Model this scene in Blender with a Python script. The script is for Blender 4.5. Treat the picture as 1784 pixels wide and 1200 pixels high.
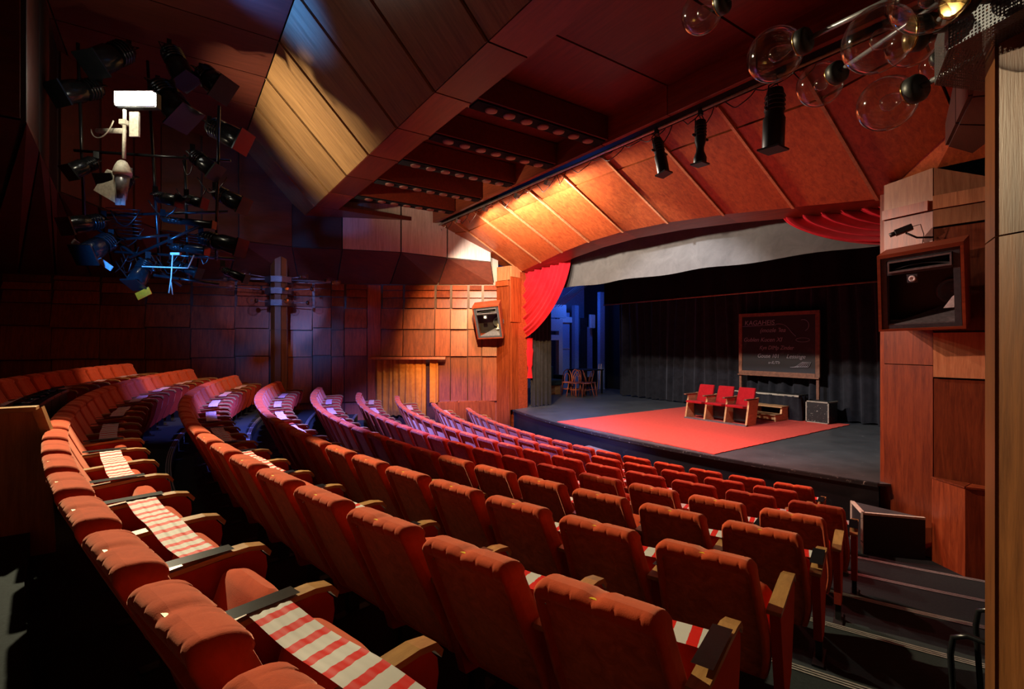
import bpy, math, random
from math import sin, cos, pi, sqrt, atan2, radians as R
from mathutils import Vector, Matrix
random.seed(7)
for o in list(bpy.data.objects): bpy.data.objects.remove(o)
COL = bpy.context.scene.collection
OZ = 2.616                      # world height of the eye above the lowest floor
SC = bpy.context.scene

# ------------------------------------------------------------------ camera, world, lights, exposure
cam = bpy.data.cameras.new('camera'); co = bpy.data.objects.new('camera', cam); COL.objects.link(co)
cam.sensor_width = 36; cam.lens = 863/1784*36; cam.clip_start = .05; cam.clip_end = 100
cam.shift_y = (597-600)/1784
co.location = (0, 0, OZ); co.rotation_euler = (pi/2, 0, R(55.5)); SC.camera = co
SC.view_settings.view_transform = 'Standard'; SC.view_settings.look = 'None'
SC.view_settings.gamma = 1; SC.view_settings.use_curve_mapping = False
SC.view_settings.exposure = 0.0
w = bpy.data.worlds.new('world'); SC.world = w; w.use_nodes = True
w.node_tree.nodes['Background'].inputs[0].default_value = (.9, .75, .8, 1)
w.node_tree.nodes['Background'].inputs[1].default_value = .004

def lamp(name, kind, loc, power, color, target=None, size=.05, angle=60, blend=.5, sx=None, sy=None):
    l = bpy.data.lights.new(name, kind); l.energy = power; l.color = color
    if kind == 'SPOT': l.spot_size = R(angle); l.spot_blend = blend
    if kind in ('SPOT', 'POINT'): l.shadow_soft_size = size
    if kind == 'AREA':
        l.shape = 'RECTANGLE'; l.size = sx; l.size_y = sy
    o = bpy.data.objects.new(name, l); COL.objects.link(o)
    o.location = (loc[0], loc[1], loc[2]+OZ)
    if target:
        d = Vector(target)-Vector(loc); o.rotation_euler = d.to_track_quat('-Z', 'Y').to_euler()
    return o
FLOOD = (-8.03, -.39, 3.15)
lamp('flood_light', 'SPOT', (FLOOD[0]+.2, FLOOD[1]-.24, FLOOD[2]-.04), 3300, (1, .82, .5), (FLOOD[0]+8.6, FLOOD[1]+.95, FLOOD[2]-4.5), .05, 62, .3)
lamp('flood_beam', 'SPOT', (-9.3, -.9, 2.3), 1300, (1, .84, .55), (-9.6, 2.1, 3.95), .08, 70, 1)
lamp('stage_spot', 'SPOT', (-5.9, 5.72, 2.85), 950, (.93, .93, 1), (-6.6, 9.7, -1.8), .04, 80, .5)
lamp('flood_spill', 'POINT', (FLOOD[0]+.3, FLOOD[1]-.28, FLOOD[2]-.35), 14, (1, .9, .65), size=.05)
lamp('violet_wash', 'SPOT', (-7.9, 1.6, 1.9), 4300, (.17, .2, 1), (-8.7, 2.9, -1.6), .06, 92, .35)
lamp('violet_wash_rear', 'SPOT', (-8.2, .9, 2.3), 1200, (.18, .2, 1), (-10.2, .4, -1.4), .1, 46, .7)
lamp('warm_rear', 'SPOT', (-10.3, 1.6, 3.3), 650, (1, .62, .42), (-12.3, .1, -.9), .05, 48, .4)
lamp('blue_spot_column', 'SPOT', (-9.2, .9, 1.9), 420, (.36, .38, 1), (-13.9, 2.1, 1.15), .04, 31, .5)
lamp('blue_spot_ceiling', 'SPOT', (-7.4, .1, 3.9), 700, (.02, .18, 1), (-7.4, 1.4, 4.75), .1, 60, 1)
for x_, e_ in ((-9.8, 430), (-8.6, 520), (-7.3, 430)):
    lamp('stage_work_light', 'SPOT', (x_, 5.62, 2.70), e_, (1, .84, .68), (x_+.4, 7.6, 1.0), .05, 168, .25)
lamp('front_row_light', 'SPOT', (-6.2, 5.8, 2.95), 1250, (1, .16, .16), (-5.6, 5.4, -1.8), .06, 84, .6)
lamp('left_wall_light', 'SPOT', (-6.2, 3.6, 3.0), 4200, (1, .56, .2), (-12.2, 7.35, .0), .08, 38, .5)
lamp('right_wall_light', 'SPOT', (-7.3, 3.2, 2.9), 1400, (1, .60, .45), (-2.1, 7.8, -.7), .06, 38, .7)
lamp('rear_wall_glow', 'SPOT', (-9.3, .8, 1.9), 22, (1, .5, .25), (-15.3, -1.0, .2), .1, 80, .8)
lamp('backstage_blue', 'POINT', (-13.6, 12.6, 1.6), 60, (.03, .18, 1), size=.2)
lamp('backstage_white', 'SPOT', (-10.9, 12.0, 2.1), 60, (.8, .75, .9), (-13.3, 11.9, -1.4), .1, 64, .6)
lamp('rig_blue', 'SPOT', (-6.6, -.9, .9), 520, (.04, .3, 1), (-8.1, -.3, 1.15), .05, 50, .7)
lamp('column_warm', 'SPOT', (-10.6, 1.9, 1.2), 70, (1, .55, .2), (-13.7, 2.25, -.55), .05, 26, .5)

# ------------------------------------------------------------------ materials
def new_mat(name):
    m = bpy.data.materials.new(name); m.use_nodes = True
    return m, m.node_tree, m.node_tree.nodes['Principled BSDF']
def noise(nt, vec, scale, detail=3, rough=.5, dist=0):
    n = nt.nodes.new('ShaderNodeTexNoise'); n.inputs['Scale'].default_value = scale
    n.inputs['Detail'].default_value = detail; n.inputs['Roughness'].default_value = rough
    n.inputs['Distortion'].default_value = dist
    if vec: nt.links.new(vec, n.inputs['Vector'])
    return n
def ramp(nt, fac, stops):
    r = nt.nodes.new('ShaderNodeValToRGB'); e = r.color_ramp.elements
    e[0].position, e[0].color = stops[0][0], (*stops[0][1], 1)
    e[1].position, e[1].color = stops[-1][0], (*stops[-1][1], 1)
    for p, c in stops[1:-1]:
        x = e.new(p); x.color = (*c, 1)
    nt.links.new(fac, r.inputs[0]); return r
def mapping(nt, scale, kind='Object', rot=(0, 0, 0), rnd=True):
    tc = nt.nodes.new('ShaderNodeTexCoord'); mp = nt.nodes.new('ShaderNodeMapping')
    mp.inputs['Scale'].default_value = scale; mp.inputs['Rotation'].default_value = rot
    nt.links.new(tc.outputs[kind], mp.inputs['Vector'])
    if rnd:
        oi = nt.nodes.new('ShaderNodeObjectInfo'); mu = nt.nodes.new('ShaderNodeMath'); mu.operation = 'MULTIPLY'
        mu.inputs[1].default_value = 40; nt.links.new(oi.outputs['Random'], mu.inputs[0])
        nt.links.new(mu.outputs[0], mp.inputs['Location'])
    return mp.outputs['Vector']
def bump(nt, b, h, strength, dist=.01):
    bp = nt.nodes.new('ShaderNodeBump'); bp.inputs['Strength'].default_value = strength
    bp.inputs['Distance'].default_value = dist
    nt.links.new(h, bp.inputs['Height']); nt.links.new(bp.outputs[0], b.inputs['Normal'])
def wood(name, dark, light, grain=(9, 9, .7), rough=.38, var=.35, spec=.5):
    m, nt, b = new_mat(name)
    v = mapping(nt, grain)
    n1 = noise(nt, v, 2.2, 5, .65, .6); n2 = noise(nt, v, 14, 3, .6)
    mx = nt.nodes.new('ShaderNodeMath'); mx.operation = 'MULTIPLY_ADD'; mx.inputs[1].default_value = .35
    nt.links.new(n2.outputs[0], mx.inputs[0]); nt.links.new(n1.outputs[0], mx.inputs[2])
    r = ramp(nt, mx.outputs[0], [(.45, dark), (.85, light)])
    oi = nt.nodes.new('ShaderNodeObjectInfo'); hv = nt.nodes.new('ShaderNodeHueSaturation')
    mr = nt.nodes.new('ShaderNodeMapRange'); mr.inputs[3].default_value = 1-var; mr.inputs[4].default_value = 1+var
    nt.links.new(oi.outputs['Random'], mr.inputs[0]); nt.links.new(mr.outputs[0], hv.inputs['Value'])
    nt.links.new(r.outputs[0], hv.inputs['Color']); nt.links.new(hv.outputs[0], b.inputs['Base Color'])
    b.inputs['Roughness'].default_value = rough; b.inputs['Specular IOR Level'].default_value = spec
    bump(nt, b, n2.outputs[0], .12, .004)
    return m
def plain(name, col, rough=.6, metal=0, spec=.5, nz=.25, sc=30):
    m, nt, b = new_mat(name)
    v = mapping(nt, (1, 1, 1), rnd=False); n = noise(nt, v, sc, 4, .6)
    r = ramp(nt, n.outputs[0], [(.3, tuple(c*(1-nz) for c in col)), (.7, tuple(min(1, c*(1+nz)) for c in col))])
    nt.links.new(r.outputs[0], b.inputs['Base Color'])
    b.inputs['Roughness'].default_value = rough; b.inputs['Metallic'].default_value = metal
    b.inputs['Specular IOR Level'].default_value = spec
    return m
def velvet(name, dark, light, sc=18, sheen=.6, tint=(1, .5, .35), rough=.95, bs=.3):
    m, nt, b = new_mat(name)
    v = mapping(nt, (1, 1, 1)); n = noise(nt, v, sc, 5, .7, .8); n2 = noise(nt, v, 320, 2)
    r = ramp(nt, n.outputs[0], [(.3, dark), (.7, light)])
    nt.links.new(r.outputs[0], b.inputs['Base Color'])
    b.inputs['Roughness'].default_value = rough; b.inputs['Specular IOR Level'].default_value = .15
    b.inputs['Sheen Weight'].default_value = sheen; b.inputs['Sheen Tint'].default_value = (*tint, 1)
    b.inputs['Sheen Roughness'].default_value = .45
    bump(nt, b, n2.outputs[0], bs, .002)
    return m
def emis(name, col, s):
    m, nt, b = new_mat(name)
    b.inputs['Base Color'].default_value = (*col, 1); b.inputs['Emission Color'].default_value = (*col, 1)
    b.inputs['Emission Strength'].default_value = s; return m
M = {}
M['wood_v'] = wood('cherry_wood_upright', (.11, .015, .004), (.27, .052, .013))
M['wood_y'] = wood('cherry_wood_lengthwise', (.17, .026, .007), (.36, .075, .018), (9, .6, 9), .36)
M['wood_x'] = wood('cherry_wood_crosswise', (.13, .02, .007), (.26, .045, .014), (.6, 9, 9), .42)
M['wood_light'] = wood('pale_cherry_wood', (.30, .10, .04), (.48, .2, .09), (9, 9, .7), .4)
M['frieze'] = wood('lit_frieze_wood', (.42, .30, .25), (.62, .48, .42), (9, 9, .7), .4)  # brightness of the lit panels beside the hood, put into the wood colour
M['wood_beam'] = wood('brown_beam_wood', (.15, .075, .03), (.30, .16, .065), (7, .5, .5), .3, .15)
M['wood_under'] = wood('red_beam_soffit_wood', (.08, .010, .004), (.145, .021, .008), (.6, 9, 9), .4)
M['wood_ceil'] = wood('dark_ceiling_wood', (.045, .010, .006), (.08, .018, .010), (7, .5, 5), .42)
M['wood_col'] = wood('column_wood', (.08, .027, .007), (.155, .055, .015), (14, 14, .8), .4, .25, .3)
M['wood_arm'] = wood('armrest_beech', (.26, .13, .045), (.42, .23, .08), (14, 3, 14), .3, .1)
M['wood_parapet'] = wood('parapet_wood', (.3, .11, .03), (.5, .2, .055), (12, 12, 1), .45)
M['wood_pale'] = wood('pale_pine', (.45, .22, .09), (.65, .36, .16), (10, 3, 10), .5)
M['wood_blackboard'] = wood('worn_brown_wood', (.1, .035, .02), (.25, .1, .05), (5, 5, 5), .6)
M['wood_bent'] = wood('bentwood', (.22, .05, .03), (.36, .1, .06), (5, 5, 5), .35)
M['velvet'] = velvet('orange_red_velvet', (.40, .050, .015), (.54, .078, .024), 14, .45)
M['velvet_back'] = velvet('worn_red_velvet_back', (.34, .05, .022), (.68, .14, .06), 16, .8, (1, .55, .35))
M['velvet_dark'] = velvet('deep_red_velvet', (.34, .028, .016), (.42, .04, .02), 9, .2)
M['velvet_crimson'] = velvet('crimson_velvet', (.30, .006, .010), (.42, .010, .016), 12, .2, (1, .3, .3))
M['curtain_red'] = velvet('red_stage_curtain', (.40, .006, .014), (.52, .011, .022), 4, .2, (1, .3, .3))
M['curtain_orange'] = velvet('orange_brown_curtain', (.36, .11, .015), (.5, .17, .03), 6, .4, (1, .6, .3))
M['cloth_black'] = velvet('black_stage_cloth', (.012, .012, .015), (.024, .024, .03), 5, .25, (.6, .6, .7))
M['cloth_deep'] = velvet('matt_black_border_cloth', (.003, .003, .004), (.005, .005, .006), 5, .02, (.6, .6, .7))
M['cloth_grey'] = velvet('grey_border_cloth', (.085, .08, .077), (.12, .113, .108), 3, .05, (1, 1, 1))
M['carpet_red'] = velvet('red_carpet', (.62, .05, .035), (.74, .085, .06), 20, .15, (1, .6, .5))
M['floor'] = velvet('dark_grey_carpet', (.006, .009, .011), (.015, .021, .024), 60, .1, (.7, .8, .8))
M['black'] = plain('black_metal', (.008, .008, .009), .45)
M['black_gloss'] = plain('black_gloss_metal', (.01, .011, .013), .22, .3)
M['blackbox'] = plain('black_painted_board', (.014, .014, .016), .5)
M['steel'] = plain('bare_steel', (.45, .45, .44), .35, .9)
M['nosing'] = plain('aluminium_nosing', (.34, .33, .32), .45, .3)
M['chrome'] = plain('chrome', (.6, .6, .6), .15, 1)
M['brass'] = plain('brass', (.6, .38, .12), .2, 1)
M['white_paint'] = plain('cream_paint', (.62, .58, .48), .45)
M['grey_metal'] = plain('grey_metal', (.22, .22, .24), .35, .5)
M['lamp_glass'] = plain('dull_lamp_lens', (.16, .05, .035), .5)
M['yellow'] = plain('yellow_tag', (.75, .5, .02), .5)
M['blue_paint'] = plain('blue_lit_paint', (.3, .4, .6), .6)
M['grey_lilac'] = plain('grey_paint', (.45, .43, .48), .6)
M['speaker_grey'] = plain('speaker_grey', (.05, .06, .075), .35)
M['white'] = plain('white_plastic', (.75, .75, .78), .4)
M['teal'] = plain('dark_teal_upholstery', (.01, .03, .032), .8)
M['orange_gel'] = plain('orange_gel', (.95, .16, .0), .4)
M['chalk'] = plain('chalk', (.36, .36, .42), .9)
M['flood'] = emis('flood_face', (1, .97, .85), 30)
def worn(name, base, chip, thr, sc=6, rough=.45):
    m, nt, b = new_mat(name)
    v = mapping(nt, (1, 1, 1)); n = noise(nt, v, sc, 8, .75, .4); n2 = noise(nt, v, 2, 4, .6)
    r = ramp(nt, n.outputs[0], [(0, base), (thr, base), (thr+.03, chip), (1, chip)])
    h = nt.nodes.new('ShaderNodeMixRGB'); h.blend_type = 'MULTIPLY'; h.inputs[0].default_value = .7
    r2 = ramp(nt, n2.outputs[0], [(.3, (.45, .45, .45)), (.7, (1, 1, 1))])
    nt.links.new(r.outputs[0], h.inputs[1]); nt.links.new(r2.outputs[0], h.inputs[2])
    nt.links.new(h.outputs[0], b.inputs['Base Color']); b.inputs['Roughness'].default_value = rough
    bump(nt, b, n.outputs[0], .15, .01)
    return m
M['stage'] = worn('worn_stage_floor', (.075, .08, .085), (.5, .5, .48), .64, 14, .4)
M['stage_front'] = worn('black_stage_front', (.012, .013, .016), (.03, .03, .034), .62, 6, .45)
M['chipped'] = worn('chipped_black_box', (.016, .017, .018), (.5, .48, .42), .60, 22, .5)
M['worn_edge'] = worn('worn_pale_edge', (.42, .38, .3), (.02, .02, .02), .58, 18, .6)
M['slate'] = worn('chalkboard_slate', (.010, .009, .014), (.035, .032, .04), .6, 3, .6)
# glass shell of a lamp globe
m, nt, b = new_mat('clear_globe_glass'); nt.nodes.remove(b)
tr = nt.nodes.new('ShaderNodeBsdfTransparent'); gl = nt.nodes.new('ShaderNodeBsdfGlossy'); gl.inputs['Roughness'].default_value = .06
tr.inputs[0].default_value = (.93, .93, .95, 1)
lw = nt.nodes.new('ShaderNodeLayerWeight'); lw.inputs[0].default_value = .5
pw = nt.nodes.new('ShaderNodeMath'); pw.operation = 'POWER'; pw.inputs[1].default_value = 2.6; nt.links.new(lw.outputs['Facing'], pw.inputs[0])
fr = nt.nodes.new('ShaderNodeMath'); fr.operation = 'MULTIPLY_ADD'; fr.inputs[1].default_value = .9; fr.inputs[2].default_value = .06; nt.links.new(pw.outputs[0], fr.inputs[0])
mx = nt.nodes.new('ShaderNodeMixShader'); nt.links.new(fr.outputs[0], mx.inputs[0])
nt.links.new(tr.outputs[0], mx.inputs[1]); nt.links.new(gl.outputs[0], mx.inputs[2])
nt.links.new(mx.outputs[0], nt.nodes['Material Output'].inputs[0]); M['glass'] = m
# perforated sheet
m, nt, b = new_mat('perforated_steel')
v = mapping(nt, (1, 1, 1), 'UV', rnd=False)
vo = nt.nodes.new('ShaderNodeTexVoronoi'); vo.inputs['Scale'].default_value = 1; vo.inputs['Randomness'].default_value = 0
nt.links.new(v, vo.inputs['Vector'])
gt = nt.nodes.new('ShaderNodeMath'); gt.operation = 'GREATER_THAN'; gt.inputs[1].default_value = .33
nt.links.new(vo.outputs[0], gt.inputs[0]); nt.links.new(gt.outputs[0], b.inputs['Alpha'])
b.inputs['Base Color'].default_value = (.16, .17, .19, 1); b.inputs['Metallic'].default_value = .8; b.inputs['Roughness'].default_value = .4
M['perf'] = m
# barrier tape, stripes slanted across the width, by UV (u along, v across)
m, nt, b = new_mat('red_white_barrier_tape')
v = mapping(nt, (1, 1, 1), 'UV', rnd=False); sp = nt.nodes.new('ShaderNodeSeparateXYZ'); nt.links.new(v, sp.inputs[0])
a = nt.nodes.new('ShaderNodeMath'); a.operation = 'MULTIPLY_ADD'; a.inputs[1].default_value = .014
nt.links.new(sp.outputs[1], a.inputs[0]); nt.links.new(sp.outputs[0], a.inputs[2])
f1 = nt.nodes.new('ShaderNodeMath'); f1.operation = 'MULTIPLY'; f1.inputs[1].default_value = 11; nt.links.new(a.outputs[0], f1.inputs[0])
f2 = nt.nodes.new('ShaderNodeMath'); f2.operation = 'FRACT'; nt.links.new(f1.outputs[0], f2.inputs[0])
f3 = nt.nodes.new('ShaderNodeMath'); f3.operation = 'GREATER_THAN'; f3.inputs[1].default_value = .6; nt.links.new(f2.outputs[0], f3.inputs[0])
r = ramp(nt, f3.outputs[0], [(0, (.5, .5, .47)), (1, (.55, .015, .01))]); r.color_ramp.interpolation = 'CONSTANT'
r.color_ramp.elements[1].position = .5
nt.links.new(r.outputs[0], b.inputs['Base Color']); b.inputs['Roughness'].default_value = .6; b.inputs['Specular IOR Level'].default_value = .12
M['tape'] = m

# ------------------------------------------------------------------ mesh tools
class MB:
    def __init__(s): s.V = []; s.F = []; s.S = []; s.UV = None
    def add(s, V, F, smooth=False):
        n = len(s.V); s.V += [tuple(v) for v in V]; s.F += [tuple(i+n for i in f) for f in F]; s.S += [smooth]*len(F)
        return s
    def hexa(s, P):     # 8 points: bottom ring 0-3, top ring 4-7
        return s.add(P, [(3, 2, 1, 0), (4, 5, 6, 7), (0, 1, 5, 4), (1, 2, 6, 5), (2, 3, 7, 6), (3, 0, 4, 7)])
    def box(s, x0, x1, y0, y1, z0, z1, mat=None):
        P = [(x0, y0, z0), (x1, y0, z0), (x1, y1, z0), (x0, y1, z0), (x0, y0, z1), (x1, y0, z1), (x1, y1, z1), (x0, y1, z1)]
        if mat: P = [mat @ Vector(p) for p in P]
        return s.hexa(P)
    def prism(s, poly, d):     # polygon of 3D points extruded by vector d
        n = len(poly); d = Vector(d); A = [Vector(p) for p in poly]; B = [p+d for p in A]
        return s.add(A+B, [tuple(range(n))[::-1], tuple(range(n, 2*n))]+[(i, (i+1) % n, n+(i+1) % n, n+i) for i in range(n)])
    def tube(s, pts, r, n=8, cap=True, rs=None):
        pts = [Vector(p) for p in pts]; V = []; F = []
        up = Vector((0, 0, 1)); prev = None
        for i, p in enumerate(pts):
            t = (pts[min(i+1, len(pts)-1)]-pts[max(i-1, 0)])
            if t.length < 1e-9: t = Vector((0, 0, 1))
            t.normalize()
            a = prev if prev else (up if abs(t.z) < .9 else Vector((1, 0, 0)))
            u = (a-t*a.dot(t)); u.normalize(); prev = u; w_ = t.cross(u)
            rr = rs[i] if rs else r
            for k in range(n):
                an = 2*pi*k/n; V.append(p+u*cos(an)*rr+w_*sin(an)*rr)
        for i in range(len(pts)-1):
            for k in range(n): F.append((i*n+k, i*n+(k+1) % n, (i+1)*n+(k+1) % n, (i+1)*n+k))
        if cap: F += [tuple(range(n))[::-1], tuple(range((len(pts)-1)*n, len(pts)*n))]
        return s.add(V, F, True)
    def lathe(s, prof, n=16, mat=None, smooth=True):      # profile (r,z) about z
        V = []; F = []
        for r_, z in prof:
            for k in range(n): V.append(Vector((r_*cos(2*pi*k/n), r_*sin(2*pi*k/n), z)))
        if mat: V = [mat @ v for v in V]
        for i in range(len(prof)-1):
            for k in range(n): F.append((i*n+k, i*n+(k+1) % n, (i+1)*n+(k+1) % n, (i+1)*n+k))
        F += [tuple(range(n))[::-1], tuple(range((len(prof)-1)*n, len(prof)*n))]
        return s.add(V, F, smooth)
    def grid(s, fn, nu, nv, smooth=True, uv=None):
        V = [fn(i/nu, j/nv) for i in range(nu+1) for j in range(nv+1)]
        F = [(i*(nv+1)+j, (i+1)*(nv+1)+j, (i+1)*(nv+1)+j+1, i*(nv+1)+j+1) for i in range(nu) for j in range(nv)]
        if uv: s.UV = [uv(i/nu, j/nv) for i in range(nu+1) for j in range(nv+1)]
        return s.add(V, F, smooth)
    def mesh(s, name, m, off=(0, 0, 0)):
        me = bpy.data.meshes.new(name); ox, oy, oz = off
        me.from_pydata([(v[0]-ox, v[1]-oy, v[2]-oz) for v in s.V], [], s.F); me.update()
        me.polygons.foreach_set('use_smooth', s.S)
        if s.UV:
            ul = me.uv_layers.new(name='UVMap')
            for l in me.loops: ul.data[l.index].uv = s.UV[l.vertex_index]
        if isinstance(m, str): m = M[m]
        me.materials.append(m); return me
def obj(name, mb, m, parent=None, bev=0):
    """mesh in eye-level coordinates -> object; top level objects get their origin at their own base"""
    if parent is None:
        xs = [v[0] for v in mb.V]; ys = [v[1] for v in mb.V]; zs = [v[2] for v in mb.V]
        org = ((min(xs)+max(xs))/2, (min(ys)+max(ys))/2, min(zs))
    else:
        org = parent['org'] if 'org' in parent else (0, 0, 0)
    me = mb.mesh(name, m, org); o = bpy.data.objects.new(name, me); COL.objects.link(o)
    if parent is None: o.location = (org[0], org[1], org[2]+OZ)
    else: o.parent = parent
    o['org'] = org
    if bev:
        b_ = o.modifiers.new('bevel', 'BEVEL'); b_.width = bev; b_.segments = 2; b_.limit_method = 'ANGLE'
    return o
def tag(o, label, cat, group=None):
    o['label'] = label; o['category'] = cat
    if group: o['group'] = group
    return o
def thing(name, label, cat, loc, group=None):
    o = bpy.data.objects.new(name, None); COL.objects.link(o); o.location = (loc[0], loc[1], loc[2]+OZ)
    o.empty_display_size = .1; o['org'] = tuple(loc); return tag(o, label, cat, group)
def struct(name, mb=None, m=None, loc=(0, 0, 0)):
    if mb: o = obj(name, mb, m)
    else:
        o = bpy.data.objects.new(name, None); COL.objects.link(o); o.location = (loc[0], loc[1], loc[2]+OZ); o['org'] = tuple(loc)
    o['kind'] = 'structure'; return o
def b(*a): return MB().box(*a)
AX = -7.055                                   # symmetry axis of the house
def mirx(p): return (2*AX-p[0],)+tuple(p[1:])
CC = (AX, 18.785)                             # centre of the seat arcs
def arc(r, a, z=0): return (CC[0]+r*sin(a), CC[1]-r*cos(a), z)

# ------------------------------------------------------------------ floor tiers
RR = {k: 18.69-.9385*(k-3) for k in range(1, 10)}
HH = {k: .756+.1645*(k-3) for k in range(1, 10)}
ZF = {k: -(HH[k]+.867) for k in range(1, 10)}
fl = MB(); NA = 60; A0, A1 = -.62, .56
for k in range(1, 10):
    ro = RR[k]+.1 if k > 1 else 24; ri = RR[k+1]+.1 if k < 9 else 3
    a0 = A0 if k < 9 else -.75; a1 = A1 if k < 9 else .75
    fl.grid(lambda u, v: arc(ro+(ri-ro)*v, a0+(a1-a0)*u, ZF[k]), NA, 1, False)
    if k < 9: fl.grid(lambda u, v: arc(ri, a0+(a1-a0)*u, ZF[k]+(ZF[k+1]-ZF[k])*v), NA, 1, False)
floor = struct('floor', fl, 'floor')
for k in range(1, 9):
    n = MB()
    r_ = RR[k+1]+.1
    A1_ = A1 if k > 1 else .1
    for dr in (0, .022, .044):
        n.grid(lambda u, v: arc(r_+dr+.012*v, A0+(A1_-A0)*u, ZF[k]+.006), NA, 1, False)
    n.grid(lambda u, v: arc(r_-.004, A0+(A1_-A0)*u, ZF[k]+.006-.03*v), NA, 1, False)
    obj('nosing', n, 'nosing', floor)

# ------------------------------------------------------------------ walls
WP = [(-11.6, 7.5), (-13.4, 4.8), (-14.0, 3.2), (-14.9, .5), (-15.6, -1.4), (-16.6, -5.0)]
SEAM = [(-11.61, 7.48), (-11.85, 7.13), (-12.07, 6.8), (-12.33, 6.4), (-12.57, 6.04), (-13.06, 5.31), (-13.4, 4.8),
        (-13.53, 4.45), (-13.74, 3.89), (-13.86, 3.58), (-14.02, 3.13), (-14.36, 2.13), (-14.61, 1.36), (-14.93, .41),
        (-15.27, -.52), (-15.61, -1.43), (-15.86, -2.34), (-16.12, -3.26), (-16.35, -4.1), (-16.6, -5.0)]
ZL = [1.6, 1.45, 1.24, .95, .37, -.38]
def wall_side(side):
    f = (lambda p: p) if side == 'left' else (lambda p: (mirx(p)[0]+1.15,)+tuple(p[1:]))
    m_ = MB()
    for i in range(len(WP)-1):
        (x0, y0), (x1, y1) = WP[i], WP[i+1]
        d = Vector((x1-x0, y1-y0, 0)).normalized(); n = Vector((-d.y, d.x, 0))   # towards the room
        if n.x < 0: n = -n
        P = [f((x0, y0)), f((x1, y1)), f((x1-n.x*.15, y1-n.y*.15)), f((x0-n.x*.15, y0-n.y*.15))]
        m_.hexa([(*p, -2.616) for p in P]+[(*p, 4.7) for p in P])
    wl = struct('wall_'+side, m_, 'wood_ceil')
    for i in range(len(SEAM)-1):
        p, q = Vector((*SEAM[i], 0)), Vector((*SEAM[i+1], 0)); d = (q-p); L = d.length; d.normalize()
        n = Vector((-d.y, d.x, 0)); n = n if n.x > 0 else -n
        if L < .2: continue
        bottoms = [1.6]+[z+(0 if i < 7 else random.uniform(-.04, .04)) for z in ZL[1:]]+[-1.62, -2.6]
        if i == 6: bottoms = [1.6, -2.6]
        for j in range(len(bottoms)-1):
            zt, zb = bottoms[j], bottoms[j+1]
            if side == 'left' and i in (4, 5) and j >= 5: continue       # curtained doorway below the ledge
            if i >= 7 and i < 9 and j == 0: pass
            pb, pt = (random.uniform(.06, .12), .012) if L > .3 else (.09, .09)
            g = .012
            st_ = .045 if (j < 3 and i != 6 and L > .35) else 0
            a = p+d*g; c = q-d*(g+st_)
            Q = [a, c, c+n*pb, a+n*pb, a, c, c+n*pt, a+n*pt]
            Q = [f((v.x, v.y, zb+g if r < 4 else zt-.004)) for r, v in enumerate(Q)]
            obj('panel', MB().hexa(Q), 'wood_v', wl)
    return wl
wall_l = wall_side('left'); wall_r = wall_side('right')
rear = struct('wall_back', MB().box(-16.7, 2.6, -5.2, -5.05, -2.616, 4.7), 'blackbox')
for i in range(16):
    x = -16.6+i*1.2
    for z0, z1 in ((-1.3, .37), (.39, .95), (.97, 1.6)):
        obj('panel', b(x+.01, x+1.18, -5.05, -5.0, z0, z1), 'wood_v', rear)

# left pier (towards the stage) and its mirror
PB = 2.1
def pier(side):
    f = (lambda p: p) if side == 'left' else mirx
    fx = lambda P: [f(p) for p in P]; XE = -11.22 if side == 'left' else -11.53
    tr_ = struct('trim_1' if side == 'left' else 'trim_2', MB().hexa(fx([(-12.3 if side == 'left' else -11.9, 7.78, z_) if q == 0 else (XE, 7.78, z_) if q == 1 else (XE-.08, 8.3, z_) if q == 2 else (-12.35, 8.3, z_) for z_ in (-2.616, PB) for q in range(4)])), 'wood_x')
    def slab(x0, y0, x1, y1, z0, z1, t=.05, m_='wood_v', z1b=None):
        d = Vector((x1-x0, y1-y0, 0)).normalized(); n = Vector((d.y, -d.x, 0))*t
        zz = z1 if z1b is None else z1b
        P = [(x0, y0, z0), (x1, y1, z0), (x1+n.x, y1+n.y, z0), (x0+n.x, y0+n.y, z0), (x0, y0, z1), (x1, y1, zz), (x1+n.x, y1+n.y, zz), (x0+n.x, y0+n.y, z1)]
        return obj('panel', MB().hexa(fx(P)), m_, tr_)
    if side == 'left':
        slab(-11.62, 7.5, -11.16, 7.62, -2.6, 1.55); slab(-11.62, 7.5, -11.16, 7.62, 1.72, PB, .03, 'wood_light'); slab(-11.6, 7.48, -11.2, 7.6, 1.56, 1.7, .08)
        slab(-11.15, 7.64, -11.3, 8.12, -1.83, .55, -.04); slab(-11.13, 7.62, -11.28, 8.12, .57, 1.8, -.06); slab(-11.14, 7.63, -11.29, 8.12, 1.81, PB, -.03, 'wood_light')
    else:
        # facet facing the house left of the fold, and the facet right of it
        slab(-11.52, 7.7, -12.06, 7.57, -2.6, -.28); slab(-11.52, 7.7, -12.06, 7.57, -.27, 1.59); slab(-11.52, 7.7, -12.03, 7.57, 1.6, 1.72, -.04, 'wood_v')
        slab(-11.52, 7.7, -12.06, 7.57, 1.6, 2.06, .05, 'wood_light', 2.11)
        slab(-12.07, 7.57, -12.6, 7.6, -2.6, -.43, .03); slab(-12.07, 7.57, -12.6, 7.6, -.41, .12, -.03, 'wood_light'); slab(-12.07, 7.57, -12.6, 7.6, .14, 1.37, .04)
        slab(-12.07, 7.57, -12.6, 7.6, 1.39, 1.59, -.03, 'wood_light'); slab(-12.07, 7.57, -12.56, 7.6, 1.6, 1.76, -.05, 'wood_light')
        slab(-12.07, 7.57, -12.6, 7.6, 1.6, 2.11, .03, 'wood_light', 1.85)
        slab(-11.47, 7.72, -11.55, 8.3, -2.6, 1.95, -.05)
    return tr_
pier('left'); pr_ = pier('right')
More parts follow.
